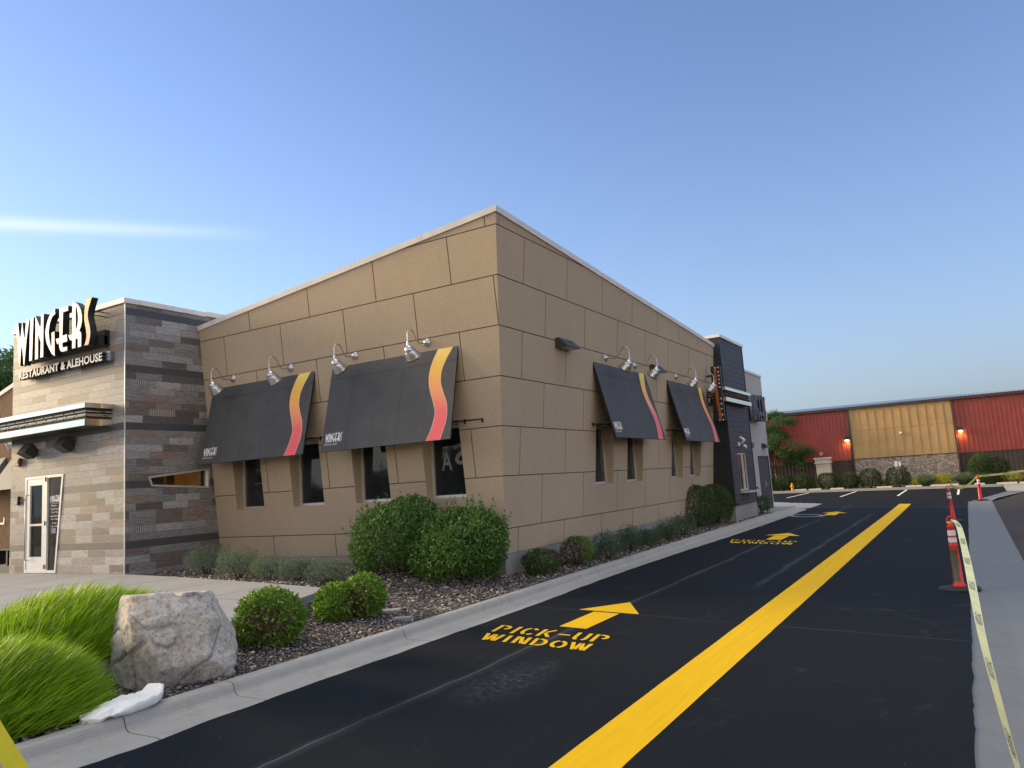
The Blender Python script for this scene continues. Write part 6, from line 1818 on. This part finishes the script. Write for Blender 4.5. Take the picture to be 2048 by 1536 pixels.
# ---- shrubs along the far kerb
GF = 'dark clipped shrubs along the far kerb'
BY = 38.75
for i, (x0, x1, zt_, lb) in enumerate(((-4.9, -3.3, 1.1, 'dark clipped shrub partly behind the black downpipe'), (-3.45, -2.32, 1.16, 'dark clipped shrub left of the orange hydrant'), (-2.28, -1.07, 1.18, 'dark clipped shrub right of the orange hydrant'), (-.80, .34, 1.18, 'dark clipped shrub in front of the tan pillar'), (.50, 1.44, 1.12, 'narrow dark clipped shrub left of the stone bay edge'),
        (1.46, 2.76, 1.24, 'broad dark shrub over the left edge of the stone bay'), (2.98, 4.24, 1.30, 'round dark shrub in front of the pair of small signs'))):
    k = (BY + 11.645) / (38.3 + 11.645); x0, x1 = [CAM.x + (q - CAM.x) * k for q in (x0, x1)]; z = 1.76 + (zt_ - 1.76) * k
    w_ = (x1 - x0) / 2; z0 = fk((x0 + x1) / 2) + .12
    bush('clipped_shrub', lb, 'shrub', ((x0 + x1) / 2, BY, z0), (w_ * 1.0, .6, (z - z0) / 1.92), 2300, .085, .045, M['leaf_dull'], 100 + i, .8, .07, GF, .1, 6, .12)
k = (BY + 11.645) / (38.3 + 11.645)
bush('viburnum_shrub', 'tall dark loose shrub at the right, left part of the big pair', 'shrub', (7.78, 39.2, .0), (.66, .6, .88), 3400, .09, .045, M['leaf_dark'], 120, .6, .13, 'tall dark shrubs behind the far cone', .3, 8)
bush('viburnum_shrub', 'dark loose shrub, right and lower part of the big pair', 'shrub', (8.62, 39.2, .0), (.60, .55, .78), 3000, .09, .045, M['leaf_dull'], 121, .6, .13, 'tall dark shrubs behind the far cone', .3, 8)
bush('yellow_shrub', 'bright yellow green shrub right of the green fountain grass', 'shrub', (5.92, 38.5, .06), (.46, .4, .34), 1500, .08, .04, M['leaf_yellow'], 122, .5, .14, 'yellow green shrubs at the far kerb', .4, 4)
bush('yellow_shrub', 'small yellow shrub left of the green fountain grass', 'shrub', (4.50, 38.5, .08), (.24, .25, .28), 700, .08, .04, M['leaf_yellow'], 123, .5, .14, 'yellow green shrubs at the far kerb', .4, 4)
bush('yellow_shrub', 'pale yellow shrub between two dark clipped shrubs', 'shrub', (2.90, 39.0, .08), (.24, .25, .30), 700, .08, .04, M['leaf_yellow'], 124, .5, .14, 'yellow green shrubs at the far kerb', .4, 4)
bush('yellow_shrub', 'sparse yellowish shrub at the right edge below the tape', 'shrub', (9.25, 38.6, .02), (.50, .4, .33), 900, .08, .03, M['leaf_yellow'], 125, .4, .2, 'yellow green shrubs at the far kerb', .4, 4)
bush('clipped_shrub', 'dark low shrub right of the far cone', 'shrub', (7.95, 38.4, .0), (.62, .4, .35), 1600, .08, .04, M['leaf_dull'], 126, .7, .1, GF, .2, 4)
def reed(n, r):
    a = r.uniform(0, 6.28, n); q = r.uniform(0, .16, n)
    B = np.stack([np.cos(a) * q, np.sin(a) * q, np.zeros(n)], 1)
    t = r.uniform(.05, .75, n); D = np.stack([np.cos(a) * np.sin(t), np.sin(a) * np.sin(t), np.cos(t)], 1)
    return B, D, r.uniform(.75, 1.25, n)
for x, z, lb, m_ in ((5.02, 1.0, 'tall green fountain grass before the stone bay', 'leaf_reed'), (6.95, .95, 'greyish fountain grass at the right end of the stone bay', 'leaf_sage')):
    o = blades(1500, reed, None, .016, np.array([.0, .0, -.35]), M[m_], 'fountain_grass', lb, 'ornamental grass', (x, 38.6, fk(x) + .1), 'fountain grasses at the far kerb', .9, 9)

# ---- trees
def tree(name, label, loc, H, trunk_h, spread, nclump, nleaf, L, W, mat, seed, group=None, crown_low=None, clump_r=.5):
    r = random.Random(seed); root = thing(name, label, 'tree', loc, 0, group)
    mb = MB(); tips = []
    base = [(0, 0, -.2), (r.uniform(-.05, .05), 0, trunk_h * .5), (r.uniform(-.1, .1), r.uniform(-.1, .1), trunk_h)]
    mb.tube(base, [.035 * H * .45, .03 * H * .4, .024 * H * .4], 9)
    top = Vector(base[-1])
    for k in range(nclump):
        a = 2 * math.pi * k / nclump * 2.4 + r.uniform(-.4, .4); hh = r.uniform(.05, 1.0)
        ex = spread * (1 - .65 * hh ** 1.5) * r.uniform(.55, 1.0)
        e = Vector((math.cos(a) * ex, math.sin(a) * ex, trunk_h + (H - trunk_h) * hh))
        m_ = top.lerp(e, .5) + Vector((0, 0, r.uniform(-.1, .3)))
        mb.tube([top + Vector((0, 0, r.uniform(-.2, .2))), m_, e], [.012 * H * .35, .007 * H * .35, .003 * H * .35], 5)
        tips.append((e, r.uniform(.7, 1.2))); tips.append((m_.lerp(e, .4) + Vector((r.uniform(-.3, .3), r.uniform(-.3, .3), 0)), .7))
    mb.obj('trunk', M['bark'], root)
    n = nleaf; idx = rs.randint(0, len(tips), n)
    C_ = np.array([t[0][:] for t in tips])[idx]; S_ = np.array([t[1] for t in tips])[idx] * clump_r
    d = rand_dirs(n); rad = rs.rand(n) ** .5
    Pp = C_ + d * (rad * S_)[:, None] * np.array([1.15, 1.15, .6])
    T = norm(d * .6 + rand_dirs(n) * .7 + np.array([0, 0, -.25])); Nn = norm(rand_dirs(n) * .6 + np.array([0, 0, 1]))
    V, F = leaf_arrays(Pp, T, Nn, L * rs.uniform(.7, 1.3, n), W * rs.uniform(.7, 1.3, n))
    np_mesh('crown', V, F, mat, root)
    return root
tree('locust_tree', 'young feathery locust tree beside the pale bay in front of the red siding', (-3.45, 39.5, .15), 5.35, 1.35, 2.3, 18, 15000, .13, .055, M['leaf_tree'], 4, None, clump_r=.62)
tree('shade_tree', 'feathery tree rising above the roof at the left edge of the picture', (-43.0, 12, 0), 12.2, 6.5, 4.4, 30, 15000, .34, .13, M['leaf_tree'], 9, None, clump_r=1.15)
V = []; 
n = 16000; px_ = rs.uniform(-95, 150, n); top_ = 4.5 + 2.0 * np.sin(px_ * .11) + 1.3 * np.sin(px_ * .37 + 1) + rs.normal(size=n) * .7
pz_ = rs.rand(n) ** .75 * np.maximum(top_, 2.5); Pp = np.stack([px_, -72 + rs.normal(size=n) * 2.2, pz_ - .5], 1)
V, F = leaf_arrays(Pp, rand_dirs(n), rand_dirs(n), rs.uniform(.9, 1.9, n), rs.uniform(.7, 1.4, n))
tag(np_mesh('added_tree_belt', V, F, M['leaf_dull']), 'unseen belt of trees added far behind the viewer for the glass to mirror', 'trees', kind='stuff')  # trees added out of view to block the bright horizon in window reflections
print('OBJECTS', len(bpy.data.objects), 'POLYS', sum(len(m.polygons) for m in bpy.data.meshes))
